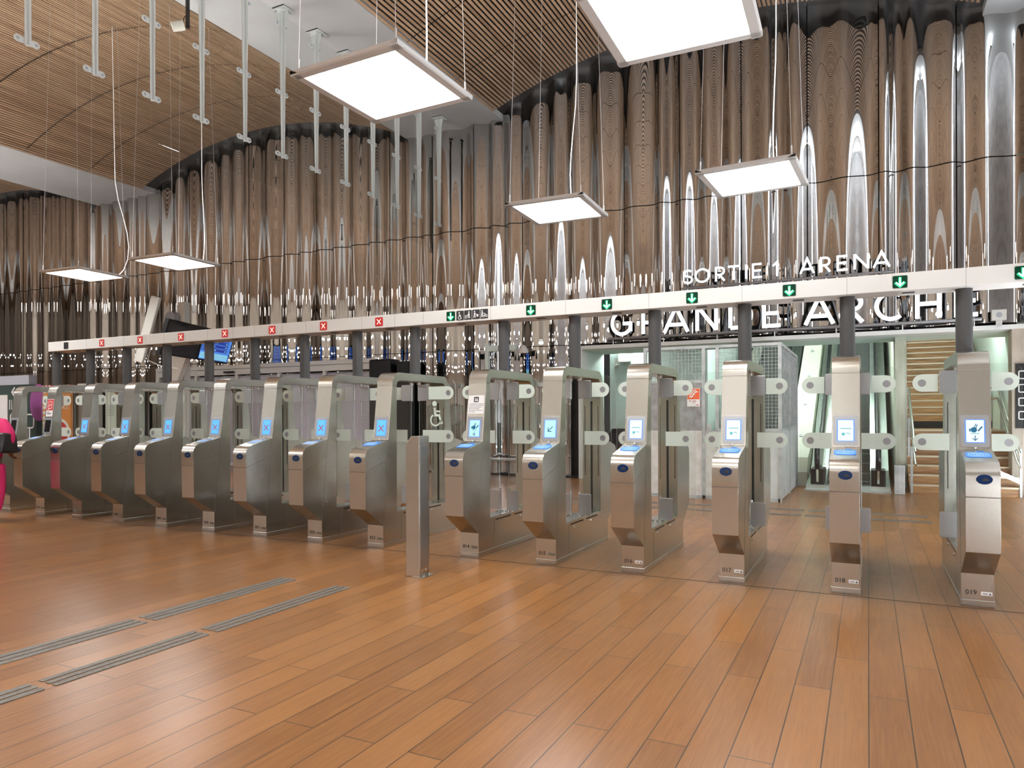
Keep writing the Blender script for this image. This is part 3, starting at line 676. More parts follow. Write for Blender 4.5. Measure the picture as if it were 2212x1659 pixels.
for k, px in enumerate((-4.300, -4.192, -4.084, -3.976)):
    pb = shared(bt, 'pictogram_box', 'pb', lambda: MB().prism(rrect(-.050, -.055, .050, .055, .008, 4), 'y', -.005, .003), ink, None, 0, (px, 0, .079))
    M = Matrix.Translation((0, -.0055, -.045))
    mb = MB(); man = lambda dx, s=1.0: mb.prism([(dx + .009 * cos(a), .078 + .009 * sin(a)) for a in [q * pi / 5 for q in range(10)]], 'y', -.001, 0, M).ribbon([(dx, .066), (dx, .038)], .016, .001, M).ribbon([(dx - .004, .042), (dx - .012, .006)], .009, .001, M).ribbon([(dx + .004, .042), (dx + .010, .006)], .009, .001, M)
    if k == 0: wheelchair(mb, M @ Matrix.Translation((-.006, 0, .004)) @ Matrix.Scale(.2, 4), .034)
    if k == 1: man(.014); mb.ribbon([(.012, .058), (-.012, .034)], .007, .001, M).ribbon(rrect(-.036, .008, -.018, .038, .004, 2), .006, .001, M, True)
    if k == 2: man(-.018); mb.ribbon([(-.016, .06), (.004, .045), (.028, .04)], .007, .001, M).prism([(.004, .02), (.03, .016), (.036, .044), (.012, .046)], 'y', -.001, 0, M)
    if k == 3: man(-.026); mb.ribbon(arc(-.004, .018, .012, 0, 360, 10)[:-1], .005, .001, M, True).ribbon(arc(.030, .020, .013, 0, 360, 10)[:-1], .005, .001, M, True).ribbon([(-.004, .018), (.014, .044), (.030, .020)], .005, .001, M).ribbon([(-.02, .055), (.016, .046)], .006, .001, M)
    obj('pictogram', mb, white_ink, pb)

# ---------------------------------------------------------------- steel bollard in front of the gates
bo_ = thing('steel_bollard', 'square brushed steel bollard standing alone on the wood floor before the gates', 'bollard', (-3.815, 5.63, 0))
obj('bollard_body', MB().prism([(-.075, 0), (.075, 0), (.075, 1.318), (-.015, 1.318), (-.075, 1.245)], 'y', -.085, .085), steel, bo_, None, .005)
obj('access_panel', MB().prism(rrect(-.066, .09, .066, 1.22, .004, 3), 'x', .0745, .0775), steel_dull, bo_)
obj('foot_plate', MB().box((.0, -.09, 0), (.125, .09, .006)), steel_top, bo_)
for q in (-.05, .05):
    obj('anchor_bolt', MB().cyl((.10, q, .006), (.10, q, .022), .013, n=8), steel_top, bo_)
    obj('rivet', MB().cyl((.0775, q * .6, .055), (.081, q * .6, .055), .009, n=10), steel_top, bo_)

# ---------------------------------------------------------------- tactile strips on the floor
def strip(x0, x1, y0, y1, label, along='y', grp='tactile guide strips before the gates'):
    mb = MB(); n = 3; w = (x1 - x0) / n if along == 'y' else (y1 - y0) / n
    t = thing('tactile_strip', label, 'tactile strip', ((x0 + x1) / 2, (y0 + y1) / 2, 0), 0, grp)
    cx, cy = (x0 + x1) / 2, (y0 + y1) / 2
    for i in range(n):
        if along == 'y': lp = rrect(x0 + w * i + .009 - cx, y0 - cy, x0 + w * (i + 1) - .009 - cx, y1 - cy, .012, 4)
        else: lp = rrect(x0 - cx, y0 + w * i + .009 - cy, x1 - cx, y0 + w * (i + 1) - .009 - cy, .012, 4)
        m_ = MB().prism(lp, 'z', 0, .005)
        obj('rib', m_, tactile, t, None, .0015)
strip(-4.915, -4.70, 3.525, 4.98, 'far end section of the left tactile strip line')
strip(-4.915, -4.70, 2.0, 3.465, 'section of the left tactile strip line cut by the photo edge')
strip(-4.245, -4.055, 3.525, 4.96, 'far end section of the right tactile strip line')
strip(-4.245, -4.055, 2.42, 3.465, 'middle section of the right tactile strip line')
strip(-4.245, -4.055, 1.2, 2.365, 'short corner section of the right tactile strip line at the photo edge')
for (a, b) in ((-5.4, -3.0), (-2.9, -1.95), (-1.9, -.9), (-.85, .80)):
    strip(a, b, 12.05, 12.22, 'dark tactile strip on the floor beyond the gates, back row', 'x', 'tactile strips beyond the gates, back row')
    strip(a, b, 11.40, 11.57, 'dark tactile strip on the floor beyond the gates, front row', 'x', 'tactile strips beyond the gates, front row')

# ---------------------------------------------------------------- illuminated exit lettering on the mirror wall
def seg(*p): return list(p)
GLY = {
    'A': [[(0, 0), (.5, 1), (1, 0)], [(.20, .30), (.80, .30)]],
    'R': [[(.07, 0), (.07, .955), (.5, .955)] + arc(.5, .705, .37, 90, -90, 10, .25) + [(.07, .455)], [(.42, .455), (.93, 0)]],
    'N': [[(.06, 0), (.06, 1)], [(.07, .97), (.93, .03)], [(.94, 0), (.94, 1)]],
    'D': [[(.07, .045), (.07, .955), (.38, .955)] + arc(.38, .5, .55, 90, -90, 14, .455) + [(.07, .045)]],
    'E': [[(.92, .955), (.08, .955), (.08, .045), (.95, .045)], [(.08, .51), (.85, .51)]],
    'G': [arc(.52, .5, .47, 48, 335, 22, .455), [(.56, .47), (.93, .47), (.93, .14)]],
    'C': [arc(.56, .5, .52, 50, 310, 22, .455)],
    'H': [[(.07, 0), (.07, 1)], [(.93, 0), (.93, 1)], [(.07, .5), (.93, .5)]],
    'S': [arc(.5, .73, .38, 35, 270, 12, .225) + arc(.5, .275, .42, 90, -150, 12, .23)],
    'O': [arc(.5, .5, .46, 0, 360, 28, .455)[:-1]],
    'T': [[(0, .955), (1, .955)], [(.5, .95), (.5, 0)]],
    'I': [[(.5, 0), (.5, 1)]],
    '1': [[(.08, .72), (.72, .97), (.72, 0)]],
}
def sign(name, label, letters, z0, cap, stroke, rail_z, rail_x, rail_r, y):
    t = thing(name, label, 'sign', (0, y, 0))
    for ch, a, b in letters:
        mb = MB(); w = b - a
        for st in GLY[ch]:
            pts = [(a + p[0] * w, z0 + p[1] * cap) for p in st]
            mb.ribbon(pts, stroke, .05, None, ch == 'O')
        me = mb.mesh('letter', None, [letter_m, letter_side])
        for p in me.polygons:
            if p.normal.y > -.5: p.material_index = 1
        lt = link('letter', me, t); 
        for q in ((.2, .8) if w > .12 else (.5,)):
            obj('letter_foot', MB().box((a + w * q - .012, -.035, rail_z), (a + w * q + .012, -.015, z0 + stroke * .5)), rail_grey, lt)
    obj('rail', MB().cyl((rail_x[0], -.025, rail_z), (rail_x[1], -.025, rail_z), rail_r, n=16), rail_grey, t, 40)
    n = max(2, int((rail_x[1] - rail_x[0]) / 1.2)); 
    for k in range(n + 1):
        x = rail_x[0] + .12 + (rail_x[1] - rail_x[0] - .24) * k / n
        if rail_z < 3.6: obj('stand_off', MB().cyl((x, -.025, 3.185), (x, -.025, rail_z), .012, n=10), white_frame, t)
        else: obj('stand_off', MB().cyl((x, -.025, rail_z), (x, .26, rail_z), .012, n=10), rail_grey, t)
    return t
sign('exit_lettering', 'large illuminated white GRANDE ARCHE lettering on a rail over the opening',
     [('G', -5.39, -4.89), ('R', -4.65, -4.23), ('A', -4.13, -3.6), ('N', -3.42, -2.95), ('D', -2.71, -2.21), ('E', -2.01, -1.63), ('A', -1.16, -.63), ('R', -.5, -.06), ('C', .14, .63), ('H', .84, 1.27), ('E', 1.49, 1.89)],
     3.385, .57, .080, 3.315, (-5.47, 1.93), .033, 16.06)
sign('exit_lettering', 'smaller illuminated white SORTIE 1 ARENA lettering above the large words',
     [('S', -3.67, -3.47), ('O', -3.42, -3.10), ('R', -2.98, -2.77), ('T', -2.71, -2.46), ('I', -2.36, -2.30), ('E', -2.21, -2.0), ('1', -1.80, -1.67), ('A', -1.25, -.99), ('R', -.87, -.67), ('E', -.56, -.35), ('N', -.25, .03), ('A', .11, .39)],
     4.44, .305, .042, 4.345, (-3.72, .47), .026, 15.98)
pa = thing('loudspeaker', 'small grey box loudspeaker at the right end of the exit lettering', 'loudspeaker', (2.19, 15.98, 3.185))
obj('speaker_box', MB().box((-.12, -.06, .08), (.12, .06, .28)), beige, pa, None, .01)
obj('speaker_grille', MB().cyl((0, -.064, .18), (0, -.058, .18), .05, n=20), rail_grey, pa)
obj('speaker_stand', MB().box((-.05, -.04, 0), (.05, .04, .08)), chrome, pa)

# ---------------------------------------------------------------- white automatic doors in the mirror wall, left
dt = thing('door_1', 'long white framed unit of frosted automatic doors in the mirror wall', 'automatic doors', (0, 15.9, 0)); dt['kind'] = 'structure'
fr = MB(); X0, X1 = -21.2, -12.15
fr.box((X0, 0, 3.0), (X1, .14, 3.12)).box((X0, .02, 2.82), (X1, .14, 3.0)).box((X0, 0, 0), (X0 + .16, .14, 3)).box((X1 - .10, 0, 0), (X1, .14, 3))
MX = (-19.3, -17.5, -15.75, -14.0)
for x in MX: fr.box((x - .05, .01, 0), (x + .05, .14, 2.82))
fr.box((X0, .0, 0), (X1, .14, .08))
obj('door_frame', fr, white_frame, dt, None, .008)
obj('door_header_line', MB().box((X0 + .05, -.004, 2.995), (X1 - .05, .004, 3.005)), ink_grey, dt)
obj('door_sensor', MB().box((-18.0, -.05, 2.87), (-17.55, 0, 2.93)), black, dt, None, .015)
ed = [X0 + .16] + list(MX) + [X1 - .1]
for i in range(5):
    a, b = ed[i] + .05, ed[i + 1] - .05
    p = obj('door_leaf', MB().box((a, .07, .08), (b, .09, 2.78)), lav, dt)
    sw = MB(); cxx = (a + b) / 2 + rnd.uniform(-.2, .2)
    for cx_, cz_ in ((cxx - .45, 1.25), (cxx + .35, 1.0)):
        for r in range(6): sw.ribbon(arc(cx_, cz_, .08 + .075 * r, -20 + 5 * r, 235, 22, (.08 + .075 * r) * 1.25), .016, .002, Matrix.Translation((0, .069, 0)))
    obj('swirl_print', sw, lav2, p)
    obj('leaf_edge', MB().box((a, .06, .08), (a + .03, .095, 2.78)).box((b - .03, .06, .08), (b, .095, 2.78)).box((a, .06, 2.74), (b, .095, 2.78)), rail_grey, p)
cb = thing('black_cabinet', 'black cabinet beside the right end of the frosted automatic doors', 'cabinet', (-11.5, 15.75, 0))
obj('cabinet_body', MB().box((-.58, -.25, 0), (.12, .25, 3.05)), black, cb, None, .05)
obj('side_unit', MB().box((.22, -.1, 0), (.62, .2, 2.98)), black, cb, None, .03)
obj('link_panel', MB().box((.12, .05, .02), (.22, .2, 2.9)), black, cb)

# white portal with dome camera near the mirror wall
cp = thing('camera_bracket', 'pale green portal frame with a white dome camera on an arm, before the mirror wall', 'security camera', (-8.3, 15.3, 0))
obj('portal_frame', MB().box((-.06, -.05, 0), (.04, .05, 3.28)).box((.04, -.05, 3.08), (.78, .05, 3.22)), green_wall, cp)
obj('arm', MB().tube([(.74, 0, 3.22), (.86, 0, 3.23), (.95, 0, 3.19)], .012), white_frame, cp)
obj('dome_camera', MB().cyl((.97, 0, 3.0), (.97, 0, 3.06), .115, .11, 20).cyl((.97, 0, 3.06), (.97, 0, 3.14), .11, .075, 20).cyl((.97, 0, 3.14), (.97, 0, 3.19), .075, .02, 20), white_paint, cp, 40)

# ---------------------------------------------------------------- bench by the mirror wall
be = thing('steel_bench', 'slim metal bench in front of the mirror wall, seen between the gates', 'bench', (-8.1, 15.55, 0))
obj('bench_seat', MB().box((-1.3, -.2, .42), (1.35, .2, .47)), steel_dull, be, None, .01)
for q in (-1.0, .95): obj('bench_leg', MB().box((q - .04, -.05, 0), (q + .04, .05, .42)), steel_dull, be)

# ---------------------------------------------------------------- departure screens on a white stand
ds = thing('departure_display', 'pair of tilted departure screens on a white stand, left one black', 'display', (0, 0, 0))
u = Vector((-.37, .93, 0)).normalized(); nn_ = Vector((u.y, -u.x, 0)); T0 = Vector((-14.982, 11.6, 3.87))
dn = (Vector((0, 0, -1)) + nn_ * -.29).normalized(); nf = u.cross(dn).normalized()
if nf.dot(nn_) < 0: nf = -nf
DM = Matrix(((u.x, nf.x, -dn.x, T0.x), (u.y, nf.y, -dn.y, T0.y), (u.z, nf.z, -dn.z, T0.z), (0, 0, 0, 1)))   # x along, y toward viewer, z up
Hh = .885
for k, (a, b) in enumerate(((0, 1.665), (1.70, 3.36))):
    mo = obj('monitor', MB().box((a, -.09, -Hh), (b, 0, 0), DM), black, ds)
    if k == 0: obj('monitor_screen', MB().box((a + .05, -.01, -Hh + .05), (b - .05, .004, -.05), DM), scr_dark, mo)
    else:
        sc = obj('monitor_screen', MB().box((a + .05, -.01, -Hh + .05), (b - .05, .004, -.05), DM), lcd, mo)
        rw = MB()
        for r in range(5): rw.box((a + .07, .004, -.17 - r * .105), (b - .22, .006, -.085 - r * .105), DM)
        obj('timetable_rows', rw, lcd_row, mo)
        obj('screen_footer', MB().box((a + .07, .004, -Hh + .07), (b - .1, .006, -Hh + .24), DM), lcd_pale, mo)
        tx = MB()
        for r in range(5):
            z_ = -.14 - r * .105; tx.box((a + .12, .006, z_), (a + .17, .008, z_ + .03), DM); x_ = a + .24
            for q in range(rnd.randint(2, 4)):
                l_ = rnd.uniform(.08, .2); tx.box((x_, .006, z_), (x_ + l_, .008, z_ + .022), DM); x_ += l_ + .03
            tx.box((b - .36, .006, z_), (b - .27, .008, z_ + .022), DM)
        obj('timetable_text', tx, lcd_pale, mo)
obj('rear_housing', MB().box((-.14, -.50, -1.2), (-.03, -.28, .42), DM), beige, ds, None, .02)
obj('mast', MB().box((-16.45, 13.0, 0), (-16.2, 13.2, 4.57)), beige, ds, None, .02)
obj('yoke', MB().prism([(-16.57, 3.125), (-15.84, 3.125), (-16.25, 2.42), (-16.3, 0), (-16.52, 0), (-16.52, 2.37)], 'y', 12.8, 12.95), beige, ds)
obj('mount_disc', MB().cyl((-16.5, 12.8, 4.13), (-16.5, 12.95, 4.13), .18, n=24), rail_grey, ds, 40)
obj('cable', MB().tube([(-15.5, 11.5, 3.2), (-15.75, 11.6, 2.9), (-15.5, 11.8, 2.75), (-15.2, 12.0, 2.7)], .015), white_paint, ds)

# ---------------------------------------------------------------- left side: posters, banner, cabinets beyond the gates
iw = thing('information_wall', 'dark green map wall with white arrow and grey top band, far left', 'information board', (-22.9, 12.6, 0))
obj('board', MB().box((-2.2, 0, 0), (.85, .2, 2.5)), mapgreen, iw)
obj('top_band', MB().box((-2.2, -.03, 2.5), (.5, .2, 2.78)), mat('pale grey band', (.42, .44, .5), .5), iw)
obj('arrow', MB().ribbon([(-.15, 2.28), (-.42, 2.28)], .05, .01).ribbon([(-.27, 2.42), (-.42, 2.28), (-.27, 2.14)], .05, .01), white_ink, iw)
ml = MB()
for k in range(9): ml.box((-.55 + .1 * k + .01 * (k % 3), -.012, 1.75), (-.52 + .1 * k, 0, 2.05))
for k in range(8): ml.box((-.45 + .13 * k, -.012, .75), (-.40 + .13 * k, 0, 1.15 + .05 * (k % 2)))
ml.ribbon(rrect(-.5, 1.3, .1, 1.62, .1), .04, .012, None, True).ribbon(rrect(.25, 1.2, .7, 1.6, .1), .04, .012, None, True)
obj('map_lines', ml, white_ink, iw)
obj('magenta_bubble', MB().prism(arc(.95, 1.95, .42, 0, 360, 24, .55)[:-1], 'y', -.02, 0), magenta, iw)
obj('white_panel', MB().box((-1.1, -.03, .3), (-.62, -.005, 2.2)), paper, iw)
ob = thing('banner_stand', 'orange banner stand with red and white striped top, behind the left gates', 'banner', (-20.7, 12.45, 0))
obj('banner_panel', MB().box((-.80, 0, 0), (.52, .06, 2.44)), amber, ob)
stp = MB(); dsh = MB()
for k in range(8): stp.prism([(-.80 + .17 * k, 2.36), (-.71 + .17 * k, 2.36), (-.66 + .17 * k, 2.44), (-.75 + .17 * k, 2.44)], 'y', -.008, 0)
for k in range(9): dsh.prism([(-.78, 1.0 + .15 * k), (-.62, 1.02 + .15 * k), (-.62, 1.10 + .15 * k), (-.78, 1.08 + .15 * k)], 'y', -.006, 0)
obj('white_edge', MB().box((-.80, -.005, 2.36), (.52, 0, 2.44)), paper, ob)
obj('red_stripes', stp, redp, ob); obj('white_dashes', dsh, paper, ob)
obj('white_ring', MB().prism(arc(.05, 1.05, .42, 0, 360, 28)[:-1], 'y', -.006, 0), paper, ob); obj('red_disc', MB().prism(arc(.05, 1.05, .34, 0, 360, 28)[:-1], 'y', -.009, -.006), redp, ob)
text('banner_text', 'NCE', .17, paper, ob, (.24, -.006, 1.80))
bp_ = thing('black_poster', 'narrow black poster with white print hung left of the orange banner', 'poster', (-22.1, 12.2, 0))
obj('poster_panel', MB().box((-.2, 0, .5), (.2, .03, 2.15)), black, bp_)
pl = MB(); pl.ribbon(rrect(-.1, 1.75, .12, 2.0, .04), .035, .004, None, True).box((-.14, -.004, 1.62), (.15, 0, 1.65))
for k in range(9): pl.box((-.14, -.004, 1.5 - .09 * k), (.05 + .03 * (k % 4), 0, 1.53 - .09 * k))
obj('print', pl, white_ink, bp_); obj('poster_foot', MB().box((-.2, -.1, 0), (.2, .15, .03)).box((-.03, 0, .03), (.03, .03, .5)), black, bp_)
gp = thing('grey_partition', 'plain light grey partition right of the orange banner', 'partition', (-19.75, 12.7, 0))
obj('partition_panel', MB().box((-.48, 0, 0), (.42, .12, 2.42)), mottle(mat('grey partition paint', (.42, .40, .36), .5), (.38, .365, .33), (.45, .43, .39), (3, 3, 3)), gp)
obj('partition_top', MB().box((-.48, -.03, 2.42), (.42, .15, 2.47)), white_paint, gp)
lk = thing('louvred_cabinet', 'pale green double door cabinet with louvres, seen through the left gates', 'cabinet', (-18.4, 12.6, 0))
obj('cabinet_body', MB().box((-.48, 0, 0), (.48, .5, 2.22)), mat('pale green enamel', (.52, .60, .52), .45), lk, None, .01)
lv = MB(); 
for s in (-1, 1):
    for k in range(7): lv.box((s * .22 - .13, -.006, 1.55 + .045 * k), (s * .22 + .13, 0, 1.562 + .045 * k))
lv.box((-.005, -.006, .1), (.005, 0, 2.2)).box((-.46, -.006, 1.0), (.46, 0, 1.008))
obj('louvres', lv, ink_grey, lk)

# ---------------------------------------------------------------- mesh cage of the closed escalator
mc = thing('mesh_cage', 'grey mesh works enclosure with solid lower panels before the closed escalator', 'enclosure', (0, 13.1, 0))
CX0, CX1, CH, CD = -3.74, -1.36, 2.77, 3.1
for x in (CX0, -2.66, -2.42, CX1):
    obj('post', MB().box((x - .03, -.03, 0), (x + .03, .03, CH)), galv, mc)
for y in (1.55, CD): obj('post', MB().box((CX1 - .03, y - .03, 0), (CX1 + .03, y + .03, CH)), galv, mc)
obj('top_rail', MB().box((CX0, -.025, CH - .05), (CX1, .025, CH)).box((CX1 - .025, 0, CH - .05), (CX1 + .025, CD, CH)), galv, mc)
obj('mid_rail', MB().box((-2.42, -.025, 1.22), (CX1, .025, 1.27)).box((CX1 - .025, 0, 1.22), (CX1 + .025, CD, 1.27)).box((CX0, -.025, 2.10), (-2.66, .025, 2.15)), galv, mc)
obj('lower_panel', MB().box((CX0 + .03, -.012, .06), (-2.42, .012, 1.23)), mottle(mat('worn white panel', (.6, .59, .55), .6), (.50, .48, .43), (.66, .65, .62), (5, 5, 5)), mc)
obj('grey_panel', MB().box((CX0 + .03, -.014, 1.23), (-2.62, .010, 2.12)), mottle(mat('dark stained panel', (.3, .3, .29), .55), (.21, .20, .19), (.34, .34, .335), (7, 7, 7)), mc)
obj('lower_panel', MB().box((-2.39, -.012, .03), (CX1 - .03, .012, 1.22)), mottle(mat('pale panel', (.56, .58, .57), .5), (.52, .54, .53), (.62, .64, .63), (4, 4, 4)), mc)
obj('side_panel', MB().box((CX1 - .012, .03, .03), (CX1 + .012, CD, 1.22)), mottle(mat('side panel metal', (.5, .52, .5), .5), (.42, .44, .43), (.58, .6, .59), (4, 4, 4)), mc)
obj('bottom_rail', MB().box((CX0, -.03, 0), (CX1, .03, .06)), galv, mc)
wm = MB()
def grid_x(x0, x1, z0, z1, step=.062):
    x = x0
    while x < x1: wm.box((x - .003, -.003, z0), (x + .003, .003, z1)); x += step
    z = z0
    while z < z1: wm.box((x0, -.004, z - .003), (x1, .002, z + .003)); z += step
grid_x(CX0, -2.66, 2.15, CH); grid_x(-2.42, CX1, 1.27, CH)
obj('wire_mesh', wm, galv, mc)
wm = MB(); y = .06
while y < CD: wm.box((CX1 - .003, y - .003, 1.27), (CX1 + .003, y + .003, CH)); y += .062
z = 1.27
while z < CH: wm.box((CX1 - .004, 0, z - .003), (CX1 + .002, CD, z + .003)); z += .062
obj('wire_mesh', wm, galv, mc)
wm = MB()
for k in range(5): wm.box((CX1 - .016, .25 + .62 * k, 1.3), (CX1 - .01, .25 + .62 * k + .5, CH - .08))
obj('backing_sheet', wm, mottle(mat('dark backing', (.08, .08, .085), .6), (.05, .05, .055), (.12, .12, .12), (3, 3, 3)), mc)
obj('latch', MB().box((-2.60, -.05, 1.15), (-2.52, -.012, 1.35)), galv, mc)
nb = thing('notice_board', 'orange and white escalator out of service sign on the enclosure door', 'notice', (-2.84, 13.08, 0))
obj('notice_sheet', MB().box((-.115, -.006, 1.67), (.115, 0, 2.0)), paper, nb)
obj('orange_field', MB().box((-.108, -.009, 1.80), (.108, -.006, 1.993)), orange, nb)
obj('escalator_symbol', MB().ribbon([(-.075, 1.845), (-.03, 1.845), (.035, 1.935), (.075, 1.935)], .022, .002, Matrix.Translation((0, -.009, 0))).ribbon([(-.075, 1.88), (-.05, 1.88), (.012, 1.965), (.05, 1.965)], .014, .002, Matrix.Translation((0, -.009, 0))), white_ink, nb)
obj('print_lines', MB().box((-.08, -.008, 1.765), (-.05, -.006, 1.78)).box((-.02, -.008, 1.765), (.05, -.006, 1.775)).box((-.02, -.008, 1.745), (.035, -.006, 1.752)).box((.05, -.008, 1.69), (.09, -.006, 1.705)), redp, nb)
wc = thing('security_camera', 'small camera box on a bracket high on the pale green recess wall', 'security camera', (-5.9, 18.3, 2.92))
obj('bracket', MB().tube([(-.1, 0, -.05), (-.1, -.1, -.08), (.05, -.16, -.06), (.1, -.16, .0)], .02), white_paint, wc)
obj('camera_box', MB().box((.02, -.26, .0), (.30, -.06, .28)), beige, wc, None, .01)
obj('wall_plate', MB().box((-.16, -.02, -.16), (-.04, 0, .12)), beige, wc)
bn = thing('black_bin', 'black rounded object standing in the recess left of the enclosure', 'bin', (-4.95, 15.3, 0))
obj('bin_body', MB().cyl((0, 0, 0), (0, 0, 1.12), .26, .28, 24).cyl((0, 0, 1.12), (0, 0, 1.22), .28, .18, 24), leather, bn, 40)
obj('bin_base', MB().cyl((0, 0, 0), (0, 0, .03), .3, n=24), rail_grey, bn)

# ---------------------------------------------------------------- escalators
def escalator(x, label, y0=16.0, steps=26, deck=None):
    t = thing('escalator', label, 'escalator', (x, y0, 0))
    rise, run = .20, .346; hw = .40
    sm = MB().box((-hw, -.175, -.20), (hw, .175, 0))
    me = sm.mesh('step', None, [esc_step])
    for k in range(steps):
        yy = .75 + run * k; zz = .03 + max(0, rise * (k - 1))
        if k < 2: zz = .02 + .06 * k
        link('step', me, t, (0, yy, zz))
    slope = rise / run
    def bal(s):
        xi, xo = s * (hw + .01), s * (hw + .36); a, b = min(xi, xo), max(xi, xo)
        Ytop = .75 + run * steps
        pts = [(-.35, .0), (-.35, .10), (.65, .22), (1.1, .32), (Ytop, .32 + (Ytop - 1.1) * slope), (Ytop, (Ytop - 1.1) * slope - .4), (1.1, 0)]
        return MB().prism(pts, 'x', a, b)
    for s in (-1, 1):
        obj('balustrade_base', bal(s), esc_side, t)
        Yt = .75 + run * steps
        xm = s * (hw + .15)
        obj('balustrade_panel', MB().prism([(-.30, .15), (-.45, .55), (-.30, .93), (.75, .95), (1.2, 1.06), (Yt, 1.06 + (Yt - 1.2) * slope), (Yt, .3 + (Yt - 1.1) * slope), (1.1, .3), (.65, .2)], 'x', xm - .02, xm + .02), esc_panel if s < 0 else esc_side, t)
        hr = [(xm, .4, .42), (xm, -.1, .36), (xm, -.38, .45), (xm, -.47, .66), (xm, -.38, .88), (xm, -.1, .98), (xm, .7, 1.0), (xm, 1.0, 1.05), (xm, 1.25, 1.13), (xm, Yt, 1.13 + (Yt - 1.25) * slope)]
        obj('handrail', MB().tube(hr, .05, 10), rubber, t, 60)
        obj('newel_box', MB().box((xm - .13, -.30, .0), (xm + .13, .35, .42)), black, t, None, .02)
    obj('landing_plate', MB().box((-hw - .38, -.55, 0), (hw + .38, .58, .018)), mat('ribbed landing', (.48, .5, .5), .4, .6), t)
    if deck:
        Yt = .75 + run * steps
        obj('centre_deck', MB().prism([(.25, 0), (.25, .30), (.5, .60), (1.2, .80), (Yt, .80 + (Yt - 1.2) * slope), (Yt, 0 + (Yt - 1.1) * slope), (1.1, 0)], 'x', deck[0], deck[1]), esc_panel, t)
        for k in range(4):
            yy = 1.6 + 1.3 * k; zz = .805 + (yy - 1.2) * slope; xm = (deck[0] + deck[1]) / 2
            obj('deck_fixing', MB().cyl((xm, yy, zz - .01), (xm, yy - .02, zz + .012), .05, n=4), galv, t)
    return t
escalator(-.37, 'running escalator with dark steps behind gate 018', deck=(-1.24, -.78))
escalator(-2.55, 'closed escalator behind the mesh enclosure', 16.8)

# ---------------------------------------------------------------- wooden staircase with handrails
st = thing('staircase', 'wide wooden staircase rising at the right of the escalator', 'stairs', (1.61, 15.7, 0))
SX0, SX1 = -.90, .90
def step_at(y, z, dep=.30, r=.17, m=step_wood):
    s = obj('step', MB().box((SX0, y, z - r), (SX1, y + dep + .03, z)), m, st)
    obj('nosing', MB().box((SX0, y - .012, z - .03), (SX1, y + .03, z + .002)), nosing_m, s)
y, z = 0.0, 0.0
obj('kick_plate', MB().box((SX0, .02, 0), (SX1, .05, .165)), black, st)
for k in range(7):
    z += .17; step_at(y, z); y += .30
obj('landing', MB().box((SX0, y, z - .17), (SX1, y + 1.5, z)), step_wood, st); obj('landing_edge', MB().box((SX0, y + 1.47, z), (SX1, y + 1.5, z + .17)), black, st)
y += 1.5
for k in range(16):
    z += .17; step_at(y, z); y += .30
def handrail(label, xs, off):
    t = bpy.data.objects.new('handrail', None); COL.objects.link(t); t.parent = st; t.location = (xs - 1.61, 0, 0); t['label'] = label
    for dz in (.90, .66):
        obj('rail_tube', MB().tube([(0, -.35, dz - .1), (0, -.05, dz), (0, 2.1, dz + 1.19), (0, 3.6, dz + 1.19), (0, 8.4, dz + 3.91)], .022, 10), chrome, t, 60)
    for yy in (.0, 1.0, 2.1, 3.6, 5.2, 6.8):
        zz = (0 if yy <= 0 else min(1.19, yy / 2.1 * 1.19)) + max(0, (yy - 3.6) * 2.72 / 4.8)
        obj('rail_post', MB().box((-.02 + off, yy - .03, zz), (.02 + off, yy + .03, zz + .88)).box((min(0, off) - .01, yy - .015, zz + .80), (max(0, off) + .01, yy + .015, zz + .84)), galv, t)
    return t
handrail('steel handrail with posts along the left side of the wooden stairs', .80, -.05)
handrail('double steel handrail on the pale green wall at right of the stairs', 2.42, .06)
gpn = obj('glass_screen', MB().box((.672, 15.62, .0), (.684, 16.55, 2.9)), glass); tag(gpn, 'upright glass screen between the escalator and the wooden stairs', 'glass panel')
cabn = obj('grey_cabinet', MB().box((.44, 15.28, 0), (.62, 15.42, .55)), galv, None, None, .01); tag(cabn, 'small grey metal box at the foot of the escalator, left of the stairs', 'cabinet')
sd = thing('dark_sign', 'dark wall sign with white pictograms at the right edge of the photo', 'sign', (2.55, 16.02, 0))
obj('sign_panel', MB().box((-.1, -.03, 1.25), (.5, 0, 2.45)), black, sd)
pg = MB()
for k in range(4): pg.ribbon(rrect(-.05, 1.42 + .25 * k, .06, 1.56 + .25 * k, .02), .02, .004, Matrix.Translation((0, -.03, 0)), True)
obj('pictograms', pg, white_ink, sd)

